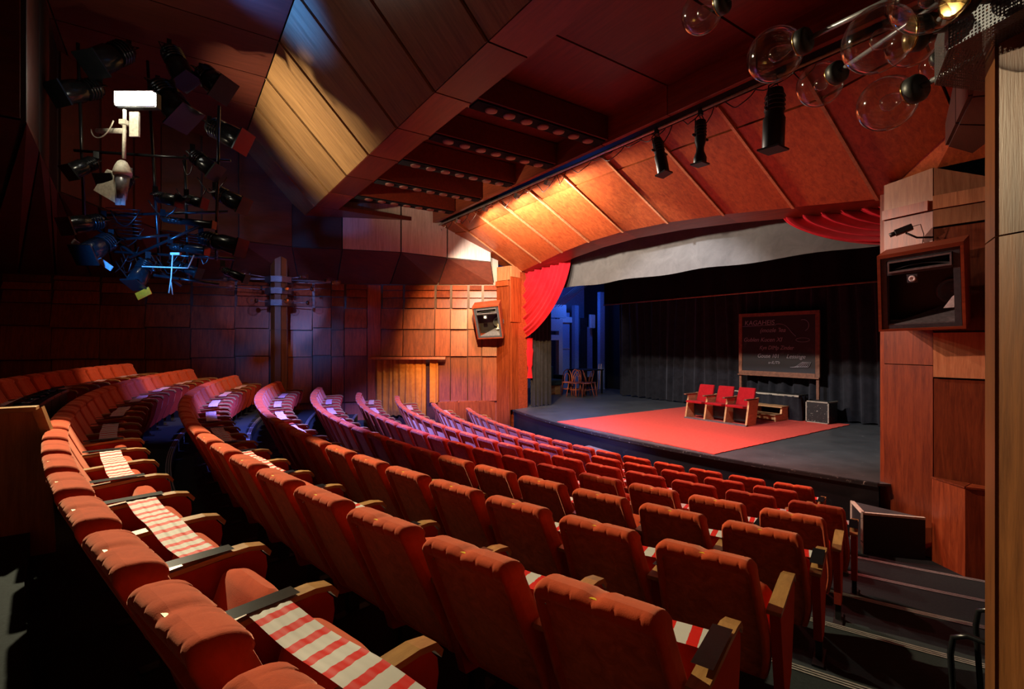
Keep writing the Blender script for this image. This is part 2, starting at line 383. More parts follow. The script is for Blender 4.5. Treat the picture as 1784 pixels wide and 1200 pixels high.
# low triangular plinths at the foot of both side walls
pl = thing('plinth', 'low triangular wooden plinth at the foot of the left wall', 'plinth', (-12.2, 6.8, -2.616))
Z0, Z1 = -2.616, -1.6
T = [(-11.66, 7.42), (-12.75, 6.4), (-12.5, 5.75)]
T = [(-11.62, 7.4), (-12.45, 6.15), (-12.2, 5.95)]
obj('body', MB().prism([(*p, Z0) for p in T], (0, 0, Z1-Z0-.03)), 'wood_v', pl)
for i in range(3):
    a, c = Vector((*T[0], 0)), Vector((*T[2], 0)); u0, u1 = i/3+.006, (i+1)/3-.006
    P0, P1 = a.lerp(c, u0), a.lerp(c, u1); n = Vector((.015, -.008, 0))
    obj('front_panel', MB().hexa([(P0.x, P0.y, Z0), (P1.x, P1.y, Z0), (P1.x+n.x, P1.y+n.y, Z0), (P0.x+n.x, P0.y+n.y, Z0), (P0.x, P0.y, Z1-.03), (P1.x, P1.y, Z1-.03), (P1.x+n.x, P1.y+n.y, Z1-.03), (P0.x+n.x, P0.y+n.y, Z1-.03)]), 'wood_v', pl)
    bb = Vector((*T[1], 0)); Q0, Q1 = a.lerp(bb, u0), a.lerp(bb, u1)
    obj('top_board', MB().prism([(P0.x, P0.y, Z1-.03), (P1.x, P1.y, Z1-.03), (Q1.x, Q1.y, Z1-.03), (Q0.x, Q0.y, Z1-.03)], (0, 0, .03)), 'wood_v', pl)
pl = thing('plinth', 'low wooden plinth at the foot of the right wall below the fold', 'plinth', (-1.8, 7.5, -2.616))
obj('body', MB().prism([(-2.04, 7.5, Z0), (-1.69, 7.29, Z0), (-1.2, 7.5, Z0)], (0, 0, Z1-Z0-.02)), 'wood_v', pl)
obj('top_board', MB().prism([(-2.05, 7.5, Z1-.02), (-1.69, 7.27, Z1-.02), (-1.69, 7.5, Z1-.02)], (0, 0, .02)), 'wood_v', pl)
obj('top_board', MB().prism([(-1.68, 7.5, Z1-.02), (-1.68, 7.27, Z1-.02), (-1.2, 7.48, Z1-.02)], (0, 0, .02)), 'wood_v', pl)

# ------------------------------------------------------------------ ceiling
XS = [AX+1.285*n for n in range(-7, 8)]
ceil = struct('ceiling', b(-17, 3, -5.3, 1.5, 4.74, 4.84), 'blackbox')
for i in range(len(XS)-1):
    for y0, y1 in ((-5, -1.4), (-1.38, 1.36)):
        obj('panel', b(XS[i]+.012, XS[i+1]-.012, y0, y1, 4.66, 4.74), 'wood_ceil', ceil)
beam = struct('trim_3', MB().hexa([(-17, 1.5, 4.7), (3, 1.5, 4.7), (3, 2.9, 3.26), (-17, 2.9, 3.26), (-17, 3.25, 4.7), (3, 3.25, 4.7), (3, 3.25, 3.26), (-17, 3.25, 3.26)]), 'blackbox')
for i in range(len(XS)-1):
    x0, x1 = XS[i]+.014, XS[i+1]-.014
    obj('panel', MB().hexa([(x0, 1.38, 4.66), (x1, 1.38, 4.66), (x1, 2.77, 3.21), (x0, 2.77, 3.21), (x0, 1.5, 4.72), (x1, 1.5, 4.72), (x1, 2.87, 3.28), (x0, 2.87, 3.28)]), 'wood_beam', beam)
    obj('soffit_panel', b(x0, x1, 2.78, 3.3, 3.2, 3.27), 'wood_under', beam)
    obj('panel_edge', MB().hexa([(XS[i+1]-.05, 1.36, 4.65), (XS[i+1]-.02, 1.36, 4.65), (XS[i+1]-.02, 2.75, 3.2), (XS[i+1]-.05, 2.75, 3.2), (XS[i+1]-.05, 1.4, 4.67), (XS[i+1]-.02, 1.4, 4.67), (XS[i+1]-.02, 2.79, 3.22), (XS[i+1]-.05, 2.79, 3.22)]), 'wood_beam', beam)
bay = struct('ceiling.001', b(-17, 3, 3.25, 6.0, 3.7, 3.8), 'blackbox')
for i in range(len(XS)-1):
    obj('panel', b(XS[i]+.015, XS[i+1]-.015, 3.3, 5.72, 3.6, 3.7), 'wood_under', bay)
    obj('fascia_panel', b(XS[i]+.008, XS[i+1]-.008, 5.72, 5.8, 3.19, 3.7), 'wood_x', bay)
for i in range(3):
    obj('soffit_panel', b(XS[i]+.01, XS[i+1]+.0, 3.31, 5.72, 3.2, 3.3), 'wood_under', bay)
ords = ['first', 'second', 'third', 'fourth', 'fifth', 'sixth', 'seventh', 'eighth', 'ninth', 'tenth', 'eleventh', 'twelfth',
        'thirteenth', 'fourteenth', 'fifteenth', 'sixteenth', 'seventeenth', 'eighteenth', 'nineteenth', 'twentieth', 'twenty-first',
        'twenty-second', 'twenty-third', 'twenty-fourth', 'twenty-fifth', 'twenty-sixth', 'twenty-seventh', 'twenty-eighth', 'twenty-ninth']
for j, n in enumerate((1, 0, -1, -2, -3)):
    x = AX+1.285*n
    t = thing('light_strip', 'black ceiling strip with seven round lamps, %s from the right' % ords[j], 'ceiling light', (x, 4.5, 3.2), 'lamp strips between the ceiling bays')
    obj('housing', b(x-.16, x+.16, 3.32, 5.7, 3.22, 3.58), 'wood_under', t)
    obj('face_plate', b(x-.12, x+.12, 3.34, 5.68, 3.195, 3.22), 'cloth_deep', t)
    for k in range(7):
        y = 3.62+k*.3
        MT = Matrix.Translation((x, y, 3.17))
        obj('lamp', MB().lathe([(.055, 0), (.085, .006), (.09, .03)], 14, MT), 'lamp_glass', t)
# hood over the proscenium
LIP = {-5: (7.25, 2.44), -4: (8.07, 2.0), -3: (7.93, 2.1), -2: (7.76, 2.19), -1: (7.64, 2.25), 0: (7.58, 2.27), 1: (7.64, 2.25), 2: (7.76, 2.19), 3: (7.93, 2.1), 4: (8.07, 2.0), 5: (7.25, 2.44)}
hx = lambda k: AX+.03+1.06*k
HT = (5.93, 3.13)
hm = MB()
for k in range(-5, 5):
    q = []
    for kk in (k, k+1):
        q += [(hx(kk), HT[0]), (hx(kk), LIP[kk][0])]
    (x0, _), (_, yl0), (x1, _), (_, yl1) = q
    z0, z1 = LIP[k][1], LIP[k+1][1]
    hm.add([(x0, HT[0], HT[1]+.06), (x1, HT[0], HT[1]+.06), (x1, yl1, z1+.06), (x0, yl0, z0+.06)], [(0, 1, 2, 3)])
hood = struct('trim_4', hm, 'blackbox')
def hp(k, s, dz=0):     # point on hood at seam k, s=0 pipe, s=1 lip
    yl, zl = LIP[k]; return Vector((hx(k), HT[0]+(yl-HT[0])*s, HT[1]+(zl-HT[1])*s+dz))
for k in range(-5, 5):
    cuts = (0, .2, 1)
    for c in range(2):
        s0, s1 = cuts[c]+.004, cuts[c+1]-.004
        a, d_, c2, b2 = hp(k, s0), hp(k+1, s0), hp(k+1, s1), hp(k, s1)
        g = Vector((.02, 0, 0)); up = Vector((0, .02, .04)); lo = Vector((0, 0, -.012 if c == 1 else 0))
        P = [a+g+lo, d_-g+lo, c2-g+lo, b2+g+lo]
        obj('panel', MB().hexa([*P, *[p+up for p in P]]), 'wood_y', hood)
    # fascia under the lip
    a, c2 = hp(k, 1), hp(k+1, 1)
    if k not in (-5, 4):
        obj('fascia_panel', MB().hexa([a, c2, c2+Vector((0, .42, -.09)), a+Vector((0, .42, -.09)), a+Vector((0, 0, .05)), c2+Vector((0, 0, .05)), c2+Vector((0, .42, .0)), a+Vector((0, .42, .0))]), 'wood_x', hood)
for k in range(-4, 5):
    a, c2 = hp(k, .0), hp(k, 1); g = Vector((.02, 0, 0)); dn = Vector((0, -.02, -.035))
    obj('batten', MB().hexa([a-g+dn, a+g+dn, c2+g+dn, c2-g+dn, a-g, a+g, c2+g, c2-g]), 'wood_light', hood)
for P_ in ([(-1.72, 5.93, 3.13), (-.9, 5.93, 3.13), (-1.2, 7.62, 2.1), (-1.72, 7.25, 2.44)], [(-1.72, 7.25, 2.44), (-1.2, 7.62, 2.1), (-2.03, 7.66, 2.12), (-2.78, 8.05, 2.02)]):
    obj('panel', MB().hexa(P_+[(a_, c_, d_+.05) for a_, c_, d_ in P_]), 'wood_y', hood)
# panels above the lip behind the hood so that no light leaks
struct('trim_5', b(-17, 3, 5.8, 13.6, 4.5, 4.6), 'blackbox')

# sloping cornice above the side walls, with the frieze above it
CI = [(-11.5, 7.2, 2.2), (-11.95, 6.1, 2.27), (-12.3, 4.94, 2.35), (-12.9, 3.6, 2.38), (-13.4, 2.5, 2.4), (-13.3, 1.3, 2.4), (-13.0, -.2, 2.4), (-10.6, -1.5, 2.4), (-7.42, -1.3, 2.4), (-7.42, -5.0, 2.4)]
CO_ = [(-11.65, 7.4, 1.62), (-12.5, 6.1, 1.62), (-13.25, 5.0, 1.62), (-13.8, 3.7, 1.62), (-14.1, 2.8, 1.62), (-14.65, 1.2, 1.62), (-15.1, -.2, 1.62), (-15.6, -1.6, 1.62), (-16.2, -3.6, 1.62), (-16.5, -5.0, 1.62)]
def cornice(side):
    f = (lambda p: p) if side == 'left' else (lambda p: (mirx(p)[0]+.8,)+tuple(p[1:]))
    n = len(CI) if side == 'left' else 6
    CO = CO_ if side == 'left' else [(a, b2, 2.12) for a, b2, c in CO_]
    bk = MB()
    for i in range(n-1):
        bk.add([f((*CI[i][:2], CI[i][2]+.05)), f((*CI[i+1][:2], CI[i+1][2]+.05)), f((*CO[i+1][:2], CO[i+1][2]+.06)), f((*CO[i][:2], CO[i][2]+.06))], [(0, 1, 2, 3)])
        bk.add([f(CI[i]), f(CI[i+1]), f((*CI[i+1][:2], 4.7)), f((*CI[i][:2], 4.7))], [(0, 1, 2, 3)])
    t = struct('trim_6' if side == 'left' else 'trim_7', bk, 'blackbox')
    for i in range(n-1):
        A, B_, C_, D_ = Vector(CI[i]), Vector(CI[i+1]), Vector(CO[i+1]), Vector(CO[i])
        m_ = max(1, int(round((A-B_).length/1.0))) if side == 'left' else 2
        for q in range(m_):
            u0, u1 = q/m_+.012, (q+1)/m_-.012
            P = [A.lerp(B_, u0), A.lerp(B_, u1), D_.lerp(C_, u1), D_.lerp(C_, u0)]
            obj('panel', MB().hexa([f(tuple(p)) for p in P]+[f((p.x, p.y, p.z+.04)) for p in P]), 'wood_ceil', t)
            E0, E1 = P[0], P[1]
            nrm = Vector((-(E1-E0).y, (E1-E0).x, 0)).normalized()*.03
            if nrm.x < 0: nrm = -nrm
            K = [E0, E1, E1+nrm, E0+nrm]
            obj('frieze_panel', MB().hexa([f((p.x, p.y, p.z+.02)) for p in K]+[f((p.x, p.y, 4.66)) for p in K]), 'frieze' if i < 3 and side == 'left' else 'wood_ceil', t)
    return t
cornice('left'); cornice('right')

# ------------------------------------------------------------------ stage
def se(x): return 7.08+.03*(x+6.6)**2
sm = MB(); N = 40; xs = [-11.9+i*(9.9/N) for i in range(N+1)]
P = [(x, se(max(min(x, -2.4), -11.2))) for x in xs]
P = [(-11.16, 7.7)]+[p for p in P if -11.15 < p[0] < -2.7]+[(-2.61, 7.56)]
stage = thing('stage', 'black painted wooden stage with worn scuffed floor and curved front', 'stage', (-7, 10, -2.616))
deck = [(p[0], p[1], -1.86) for p in P]+[(-2.32, 7.9, -1.86), (-2.32, 14.5, -1.86), (-16.5, 14.5, -1.86), (-16.5, 8.3, -1.86), (-11.3, 8.3, -1.86)]
obj('deck', MB().prism(deck, (0, 0, .03)), 'stage', stage)
fr = MB()
for i in range(len(P)-1):
    (x0, y0), (x1, y1) = P[i], P[i+1]; fr.add([(x0, y0+.03, -2.616), (x1, y1+.03, -2.616), (x1, y1+.03, -1.86), (x0, y0+.03, -1.86)], [(0, 1, 2, 3)])
obj('front_skirt', fr, 'stage_front', stage)
ed = MB()
for i in range(len(P)-1):
    (x0, y0), (x1, y1) = P[i], P[i+1]; ed.hexa([(x0, y0-.012, -1.875), (x1, y1-.012, -1.875), (x1, y1+.05, -1.875), (x0, y0+.05, -1.875), (x0, y0-.012, -1.826), (x1, y1-.012, -1.826), (x1, y1+.05, -1.826), (x0, y0+.05, -1.826)])
obj('edge_strip', ed, 'chipped', stage)
# black masking of the stage house
struct('wall_front', b(-2.3, -2.2, 8.2, 14.5, -2.6, 4.5), 'blackbox')
struct('wall_stage_back', b(-17, -2, 14.9, 15.0, -2.6, 4.5), 'blackbox')
# red carpet, slightly ragged edge
random.seed(3)
cp = MB(); pts = []
def edge(x0, y0, x1, y1, n):
    return [(x0+(x1-x0)*i/n+random.uniform(-.012, .012), y0+(y1-y0)*i/n+random.uniform(-.012, .012), -1.828) for i in range(n)]
pts = edge(-8.82, 7.33, -4.8, 7.31, 60)+edge(-4.8, 7.31, -4.82, 12.45, 70)+edge(-4.82, 12.45, -8.82, 12.45, 20)+edge(-8.82, 12.45, -8.82, 7.33, 60)
cp.prism(pts, (0, 0, .012)); tag(obj('carpet', cp, 'carpet_red'), 'large square red carpet lying on the black stage', 'carpet')

def drape(name, label, cat, A, B_, ztop, zbot, nf, amp, mat, parent=None, taper=1.0, seedv=0, zb2=None):
    A = Vector((*A, 0)); B_ = Vector((*B_, 0)); d = (B_-A); L = d.length; n = Vector((-d.y, d.x, 0)).normalized()
    rnd = random.Random(seedv); ph = [rnd.uniform(0, 6.28) for _ in range(6)]
    def fn(u, v):
        a = amp*(taper+(1-taper)*v)
        q = u+.012*sin(v*3+ph[3])*sin(u*19)
        off = a*(sin(2*pi*nf*q+ph[0])+.45*sin(2*pi*nf*1.73*q+ph[1]+v)+.3*sin(2*pi*nf*.41*q+ph[2]))
        zb = zbot if zb2 is None else zbot+(zb2-zbot)*u
        p = A+d*u+n*off; return (p.x, p.y, ztop+(zb-ztop)*v+(.015*sin(2*pi*nf*u) if v == 1 else 0))
    o = obj(name, MB().grid(fn, max(24, int(nf*10)), 8), mat, parent)
    if label: tag(o, label, cat)
    return o
drape('back_curtain', 'long black curtain hanging across the back of the stage', 'curtain', (-12.1, 12.85), (-2.35, 12.8), 4.4, -1.80, 30, .075, 'cloth_black', taper=.4, seedv=1)
drape('side_drape', 'black side drape hanging beside the left pier under the red curtain', 'curtain', (-11.27, 8.40), (-11.34, 9.18), 1.9, -1.81, 5, .025, 'cloth_black', taper=.5, seedv=2)
drape('masking_border', 'wide grey cloth border hanging below the top of the stage opening', 'curtain', (-10.1, 8.5), (-2.4, 8.5), 2.4, 1.43, 4, .02, 'cloth_grey', seedv=5)
drape('masking_border', 'black cloth border high above the chalkboard behind the grey border', 'curtain', (-10.6, 10.6), (-2.4, 10.6), 4.4, 1.14, 12, .03, 'cloth_deep', seedv=9)
tag(obj('batten_pipe', MB().tube([(-10.6, 10.6, 1.12), (-2.4, 10.6, 1.12)], .018), 'wood_blackboard'), 'thin rusty batten pipe running across above the chalkboard', 'pipe')

def bez(p0, p1, p2, p3, t):
    return tuple((1-t)**3*a+3*(1-t)**2*t*b_+3*(1-t)*t*t*c+t**3*d for a, b_, c, d in zip(p0, p1, p2, p3))
def swag(side):
    mb = MB()
    def fn(s, t):
        if side == 'left':
            H = (-11.5+1.95*s, 8.24+.04*s, 2.04+.07*s); W = (-11.5, 8.22, 1.75-1.68*s**1.1)
            c1 = (H[0]-.12*s, H[1], H[2]-1.0*s-.08); c2 = (W[0]+.95*s, W[1], W[2]+.12+.1*s)
        else:
            H = (-2.72-1.55*s, 8.42-.1*s, 2.0+.09*s); W = (-2.7, 8.42, 1.85-.46*s)
            c1 = (H[0]+.1*s, H[1], H[2]-.28*s); c2 = (W[0]-.7*s, W[1], W[2]+.06)
        p = bez(H, c1, c2, W, t)
        a = .065*sin(2*pi*6.3*s**.9+1.2*t)+.028*sin(2*pi*12.1*s+1+2*t)+.012*sin(2*pi*23*s+4*t)
        return (p[0]+a*.35, p[1]+a-.1*sin(pi*t)*s, p[2]+a*.3)
    mb.grid(fn, 110, 28)
    o = obj('swag', mb, 'curtain_red', None) if side == 'right' else None
    if side == 'right':
        o.name = 'stage_curtain'; tag(o, 'red velvet curtain drawn up in folds at the top right of the stage', 'curtain'); return
    t = thing('stage_curtain', 'red velvet stage curtain gathered in deep folds against the left pier', 'curtain', (-11.2, 8.4, -1.8))
    obj('swag', mb, 'curtain_red', t)
    def fn2(u, v):
        a = 2*pi*u; wv = .09+.03*sin(6*v+1)+(.05 if v > .3 and v < .7 else 0)
        return (-11.27+wv*cos(a)*.6+.01*sin(a*5), 8.36+wv*sin(a)*.8, .15-1.15*v)
    obj('tail', MB().grid(fn2, 24, 12), 'curtain_red', t)
swag('left'); swag('right')

# chalkboard
cb = thing('chalkboard', 'brown framed chalkboard on legs covered with chalk writing', 'chalkboard', (-6.48, 12.55, -1.83))
x0, x1, y0, y1, zb, zt = -7.49, -5.48, 12.52, 12.57, -.83, .77
obj('slate', b(x0+.08, x1-.08, y0+.01, y1, zb+.1, zt-.08), 'slate', cb)
for a in ((x0, x0+.09, y0-.01, y1+.01, zb-.02, zt), (x1-.1, x1, y0-.01, y1+.01, zb-.02, zt), (x0+.09, x1-.1, y0-.01, y1+.01, zt-.09, zt), (x0+.09, x1-.1, y0-.02, y1+.01, zb, zb+.1)):
    obj('frame_rail', b(*a), 'wood_blackboard', cb, .006)
for x in (x0+.01, x1-.08): obj('leg', b(x, x+.06, y0, y1, -1.83, zb), 'wood_blackboard', cb)
obj('chalk_ledge', b(x0, x1, y0-.06, y0-.01, zb-.02, zb+.01), 'wood_blackboard', cb)
def text(s, x, z, size, sx=1.0, sh=.15, rot=0, y=12.515, m_='chalk', par=None):
    c = bpy.data.curves.new('writing', 'FONT'); c.body = s; c.size = size; c.shear = sh; c.extrude = .0015
    t0 = bpy.data.objects.new('tmp', c); COL.objects.link(t0)
    me = bpy.data.meshes.new_from_object(t0); bpy.data.objects.remove(t0)
    Mx = Matrix.Translation((x, y, z)) @ Matrix.Rotation(rot, 4, 'Y') @ Matrix.Rotation(pi/2, 4, 'X') @ Matrix.Scale(sx, 4, (1, 0, 0))
    me.transform(Mx); g = par['org']; me.transform(Matrix.Translation((-g[0], -g[1], -g[2])))
    me.materials.append(M[m_]); o = bpy.data.objects.new('writing', me); COL.objects.link(o); o.parent = par; return o
text('KAGAHEIS', -7.33, .46, .17, 1.0, .1, 0, par=cb)
text("(mozle 'lea", -6.92, .27, .15, 1, .3, par=cb)
text('Gublen Kucen XI', -7.36, .03, .15, .95, .3, par=cb)
text('Kyn DIMp Zinder', -6.93, -.17, .14, .85, .3, par=cb)
text('Gouse 101', -6.98, -.38, .14, .9, .2, par=cb); text('Lessinge', -6.25, -.38, .14, .95, .35, par=cb)
text('u-ILITh', -6.7, -.53, .1, 1, .3, par=cb)
ch = MB()
ch.tube([(-7.38, 12.512, .43), (-6.5, 12.512, .45)], .005, 5)
ch.tube([bez((-6.5, 12.512, .47), (-6.2, 12.512, .5), (-6.2, 12.512, .3), (-6.02, 12.512, .16), i/12) for i in range(13)], .005, 5)
ch.tube([(-5.86+.16*cos(i/16*2*pi), 12.512, .07+.05*sin(i/16*2*pi)) for i in range(17)], .004, 5)
ch.tube([(-5.85+.13*cos(a/10*pi-1.2), 12.512, .42+.14*sin(a/10*pi-1.2)) for a in range(11)], .005, 5)
for i in range(7):
    ch.tube([bez((-6.15+.06*i, 12.512, -.6+.005*i), (-6.0+.05*i, 12.512, -.62), (-5.95+.04*i, 12.512, -.5), (-5.85+.03*i, 12.512, -.46), q/6) for q in range(7)], .006, 5)
obj('chalk_lines', ch, 'chalk', cb)

# three joined theatre seats on the carpet
ts = thing('tip_up_seat_row', 'row of three old crimson tip-up theatre seats on the red carpet', 'theatre seats', (-6.79, 10.5, -1.816))
zf = -1.816
for i in range(3):
    xa = -7.5+i*.51
    def bk(u, v): return (xa+.06+.36*u, 10.62+.1*v, zf+.42+.39*v)
    P = [(xa+.045, 10.60, zf+.40), (xa+.465, 10.60, zf+.40), (xa+.465, 10.66, zf+.40), (xa+.045, 10.66, zf+.40), (xa+.06, 10.73, zf+.80), (xa+.45, 10.73, zf+.80), (xa+.45, 10.79, zf+.80), (xa+.06, 10.79, zf+.80)]
    obj('backrest', MB().hexa(P), 'velvet_crimson', ts, .02)
    obj('seat', MB().hexa([(xa+.04, 10.2, zf+.385), (xa+.47, 10.2, zf+.385), (xa+.47, 10.62, zf+.35), (xa+.04, 10.62, zf+.35), (xa+.04, 10.2, zf+.44), (xa+.47, 10.2, zf+.44), (xa+.47, 10.62, zf+.41), (xa+.04, 10.62, zf+.41)]), 'velvet_crimson', ts, .02)
    obj('back_board', b(xa+.05, xa+.46, 10.52, 10.54, zf+.06, zf+.34), 'black', ts)
for i in range(4):
    xa = -7.5+i*.51
    st = obj('stand', MB().hexa([(xa-.02, 10.24, zf), (xa+.02, 10.24, zf), (xa+.02, 10.6, zf), (xa-.02, 10.6, zf), (xa-.02, 10.36, zf+.56), (xa+.02, 10.36, zf+.56), (xa+.02, 10.74, zf+.60), (xa-.02, 10.74, zf+.60)]), 'wood_pale', ts)
    obj('armrest', b(xa-.03, xa+.03, 10.22, 10.66, zf+.56, zf+.59), 'wood_blackboard', ts, .008)
obj('floor_rail', b(-7.52, -5.95, 10.22, 10.3, zf, zf+.03), 'grey_metal', ts)

st = thing('step_stool', 'small pale wooden two-step stool behind the crimson seats', 'stool', (-6.3, 11.7, -1.816))
for x in (-6.62, -5.98):
    obj('side_panel', MB().prism([(x, 11.42, zf), (x, 12.0, zf), (x, 12.0, zf+.3), (x, 11.72, zf+.3), (x, 11.68, zf+.14), (x, 11.42, zf+.14)], (.04, 0, 0)), 'wood_pale', st)
obj('tread', b(-6.64, -5.92, 11.38, 11.7, zf+.14, zf+.165), 'wood_pale', st); obj('tread', b(-6.64, -5.92, 11.66, 12.02, zf+.3, zf+.33), 'wood_pale', st)
obj('riser', b(-6.6, -5.98, 11.44, 11.46, zf+.04, zf+.13), 'wood_pale', st)

tk = thing('platform', 'low stage platform draped in black cloth behind the step stool', 'platform', (-6.5, 12.2, -1.83))
obj('top', b(-7.3, -5.72, 12.0, 12.48, -1.26, -1.225), 'chipped', tk)
obj('body', b(-7.28, -5.76, 12.04, 12.46, -1.83, -1.26), 'blackbox', tk)
pts = [(-7.3, 11.99), (-5.71, 11.99), (-5.71, 12.48)]
def fn(u, v):
    if u < .76: q = u/.76; x, y = -7.3+1.59*q, 11.985; nx, ny = 0, -1
    else: q = (u-.76)/.24; x, y = -5.705, 11.985+.5*q; nx, ny = 1, 0
    a = (.012+.03*v)*sin(u*31+2*v)+.015*sin(u*73)
    return (x+nx*a, y+ny*a, -1.25-.57*v)
obj('cloth', MB().grid(fn, 90, 8), 'cloth_black', tk)
obj('worn_edge', b(-7.3, -5.7, 11.975, 12.0, -1.262, -1.222), 'worn_edge', tk)
bx = thing('wooden_box', 'black scuffed cube box with chipped pale edges right of the draped platform', 'box', (-5.33, 12.3, -1.816))
obj('body', b(-5.57, -5.1, 12.06, 12.5, zf, zf+.48), 'chipped', bx)
for a in ((-5.58, -5.09, 12.05, 12.07, zf+.46, zf+.49), (-5.58, -5.555, 12.05, 12.075, zf, zf+.49), (-5.115, -5.09, 12.05, 12.075, zf, zf+.49), (-5.115, -5.09, 12.05, 12.51, zf+.46, zf+.49), (-5.58, -5.09, 12.05, 12.07, zf, zf+.02)):
    obj('edge_trim', b(*a), 'worn_edge', bx)

# black box at the foot of the right pier
bx = thing('stage_block', 'black wedge-shaped block with white taped edges at the right pier', 'box', (-2.4, 7.2, -2.616))
T = [(-2.87, 7.45), (-2.6, 7.05), (-2.09, 7.46)]
obj('body', MB().prism([(*p, -2.616) for p in T], (0, 0, .5)), 'blackbox', bx)
obj('top', MB().prism([(*p, -2.116) for p in T], (0, 0, .012)), 'stage', bx)
for p, q in ((T[0], T[1]), (T[1], T[2])):
    d = Vector((q[0]-p[0], q[1]-p[1], 0)).normalized(); n = Vector((d.y, -d.x, 0))*.008
    obj('edge_tape', MB().hexa([(p[0]+n.x, p[1]+n.y, -2.125), (q[0]+n.x, q[1]+n.y, -2.125), (q[0]-n.x*4, q[1]-n.y*4, -2.125), (p[0]-n.x*4, p[1]-n.y*4, -2.125), (p[0]+n.x, p[1]+n.y, -2.1), (q[0]+n.x, q[1]+n.y, -2.1), (q[0]-n.x*4, q[1]-n.y*4, -2.1), (p[0]-n.x*4, p[1]-n.y*4, -2.1)]), 'white_paint', bx)
p = T[1]; obj('edge_tape', b(p[0]-.012, p[0]+.012, p[1]-.012, p[1]+.012, -2.616, -2.1), 'worn_edge', bx)
p = T[0]; obj('edge_tape', b(p[0]-.012, p[0]+.012, p[1]-.012, p[1]+.012, -2.616, -2.1), 'white_paint', bx)

mn = thing('monitor_speaker', 'grey topped floor monitor before the centre of the stage front', 'speaker', (-7, 6.8, -2.616))
obj('cabinet', MB().hexa([(-7.45, 6.45, -2.616), (-6.6, 6.35, -2.616), (-6.5, 6.9, -2.616), (-7.4, 6.98, -2.616), (-7.42, 6.62, -2.12), (-6.58, 6.52, -2.12), (-6.5, 6.9, -2.1), (-7.4, 6.98, -2.1)]), 'blackbox', mn)
obj('top_panel', MB().hexa([(-7.42, 6.62, -2.12), (-6.58, 6.52, -2.12), (-6.5, 6.9, -2.1), (-7.4, 6.98, -2.1), (-7.42, 6.62, -2.10), (-6.58, 6.52, -2.10), (-6.5, 6.9, -2.08), (-7.4, 6.98, -2.08)]), 'grey_metal', mn)
obj('edge_strip', MB().hexa([(-7.43, 6.60, -2.13), (-6.57, 6.50, -2.13), (-6.57, 6.53, -2.13), (-7.43, 6.63, -2.13), (-7.43, 6.60, -2.09), (-6.57, 6.50, -2.09), (-6.57, 6.53, -2.09), (-7.43, 6.63, -2.09)]), 'worn_edge', mn)
mn = thing('monitor_speaker', 'small dark box with pale edges at the left end of the stage front', 'speaker', (-11.0, 7.25, -2.616))
obj('cabinet', b(-11.45, -10.75, 7.0, 7.36, -2.616, -2.2), 'blackbox', mn); obj('edge_strip', b(-11.46, -10.74, 6.99, 7.02, -2.22, -2.19), 'worn_edge', mn); obj('top_panel', b(-11.44, -10.76, 7.02, 7.35, -2.2, -2.185), 'grey_metal', mn)

# ------------------------------------------------------------------ backstage left
X = -15.0
bw = thing('door_frame', 'pale grey door frame with a dark opening backstage left', 'door frame', (-14.6, 11.6, -1.83))
obj('post', b(-14.66, -14.5, 12.13, 12.32, -1.83, .9), 'grey_lilac', bw)
obj('lintel', b(-14.66, -14.5, 11.2, 12.13, .1, .3), 'grey_lilac', bw); obj('lintel', b(-14.66, -14.5, 11.2, 12.13, .45, .9), 'grey_lilac', bw)
obj('post', b(-14.66, -14.5, 10.9, 11.2, -1.83, .9), 'grey_lilac', bw)
obj('header_board', b(-14.66, -14.5, 11.2, 12.5, .95, 1.45), 'grey_lilac', bw)
bd = thing('backstage_door', 'tall blue lit door panel beside the pale door frame', 'door', (-15, 12.9, -1.83))
obj('leaf', b(-15.1, -15.0, 12.45, 13.1, -1.83, 1.2), 'blue_paint', bd); obj('cross_rail', b(-15.0, -14.98, 12.45, 13.1, -.25, -.21), 'grey_lilac', bd); obj('sign_box', b(-15.0, -14.9, 12.5, 13.15, .8, 1.02), 'white', bd)
tag(obj('blue_post', b(-15.1, -14.9, 13.3, 13.5, -1.83, 1.5), 'blue_paint'), 'narrow blue post right of the blue backstage door', 'post')
tag(obj('scenery_flat', b(-15.05, -14.95, 13.95, 14.3, -1.4, .65), 'blue_paint'), 'blue lit scenery flat between dark drapes backstage', 'scenery')
tag(obj('blue_post', b(-14.25, -14.1, 13.9, 14.15, -1.83, 2.0), 'blue_paint'), 'tall blue post left of the black back curtain', 'post')
t = thing('wall_heater', 'pale ribbed wall heater mounted high backstage', 'heater', (-14.6, 13.9, .6))
for i in range(4): obj('rib', b(-14.62, -14.55, 13.85+i*.06, 13.885+i*.06, .6, 1.12), 'white', t)
obj('frame', b(-14.66, -14.62, 13.82, 14.1, .58, 1.14), 'grey_lilac', t)
struct('wall_backstage', b(-16.2, -16.1, 8, 14.9, -1.83, 3), 'blue_paint')
t = thing('ceiling_rods', 'sloping pale rods under the backstage ceiling behind the red curtain', 'rods', (-13, 11, 1.2))
for i in range(5): obj('rod', MB().tube([(-13.2+i*.16, 10.6, 1.2), (-13.6+i*.16, 12.4, 2.2)], .012, 6), 'grey_lilac', t)
tag(obj('dark_drape', MB().grid(lambda u, v: (-14.85+.03*sin(u*30), 13.52+.4*u, 1.0-2.8*v), 20, 4), 'cloth_black'), 'narrow black drape between the blue post and flat', 'curtain')
t = thing('table', 'black covered table behind the stacked bentwood chairs', 'table', (-13.3, 11.7, -1.83))
obj('top', b(-13.9, -12.9, 12.0, 12.9, -1.0, -.96), 'black', t)
for x, y in ((-13.85, 12.05), (-12.95, 12.05), (-13.85, 12.85), (-12.95, 12.85)): obj('leg', b(x-.025, x+.025, y-.025, y+.025, -1.83, -1.0), 'black', t)
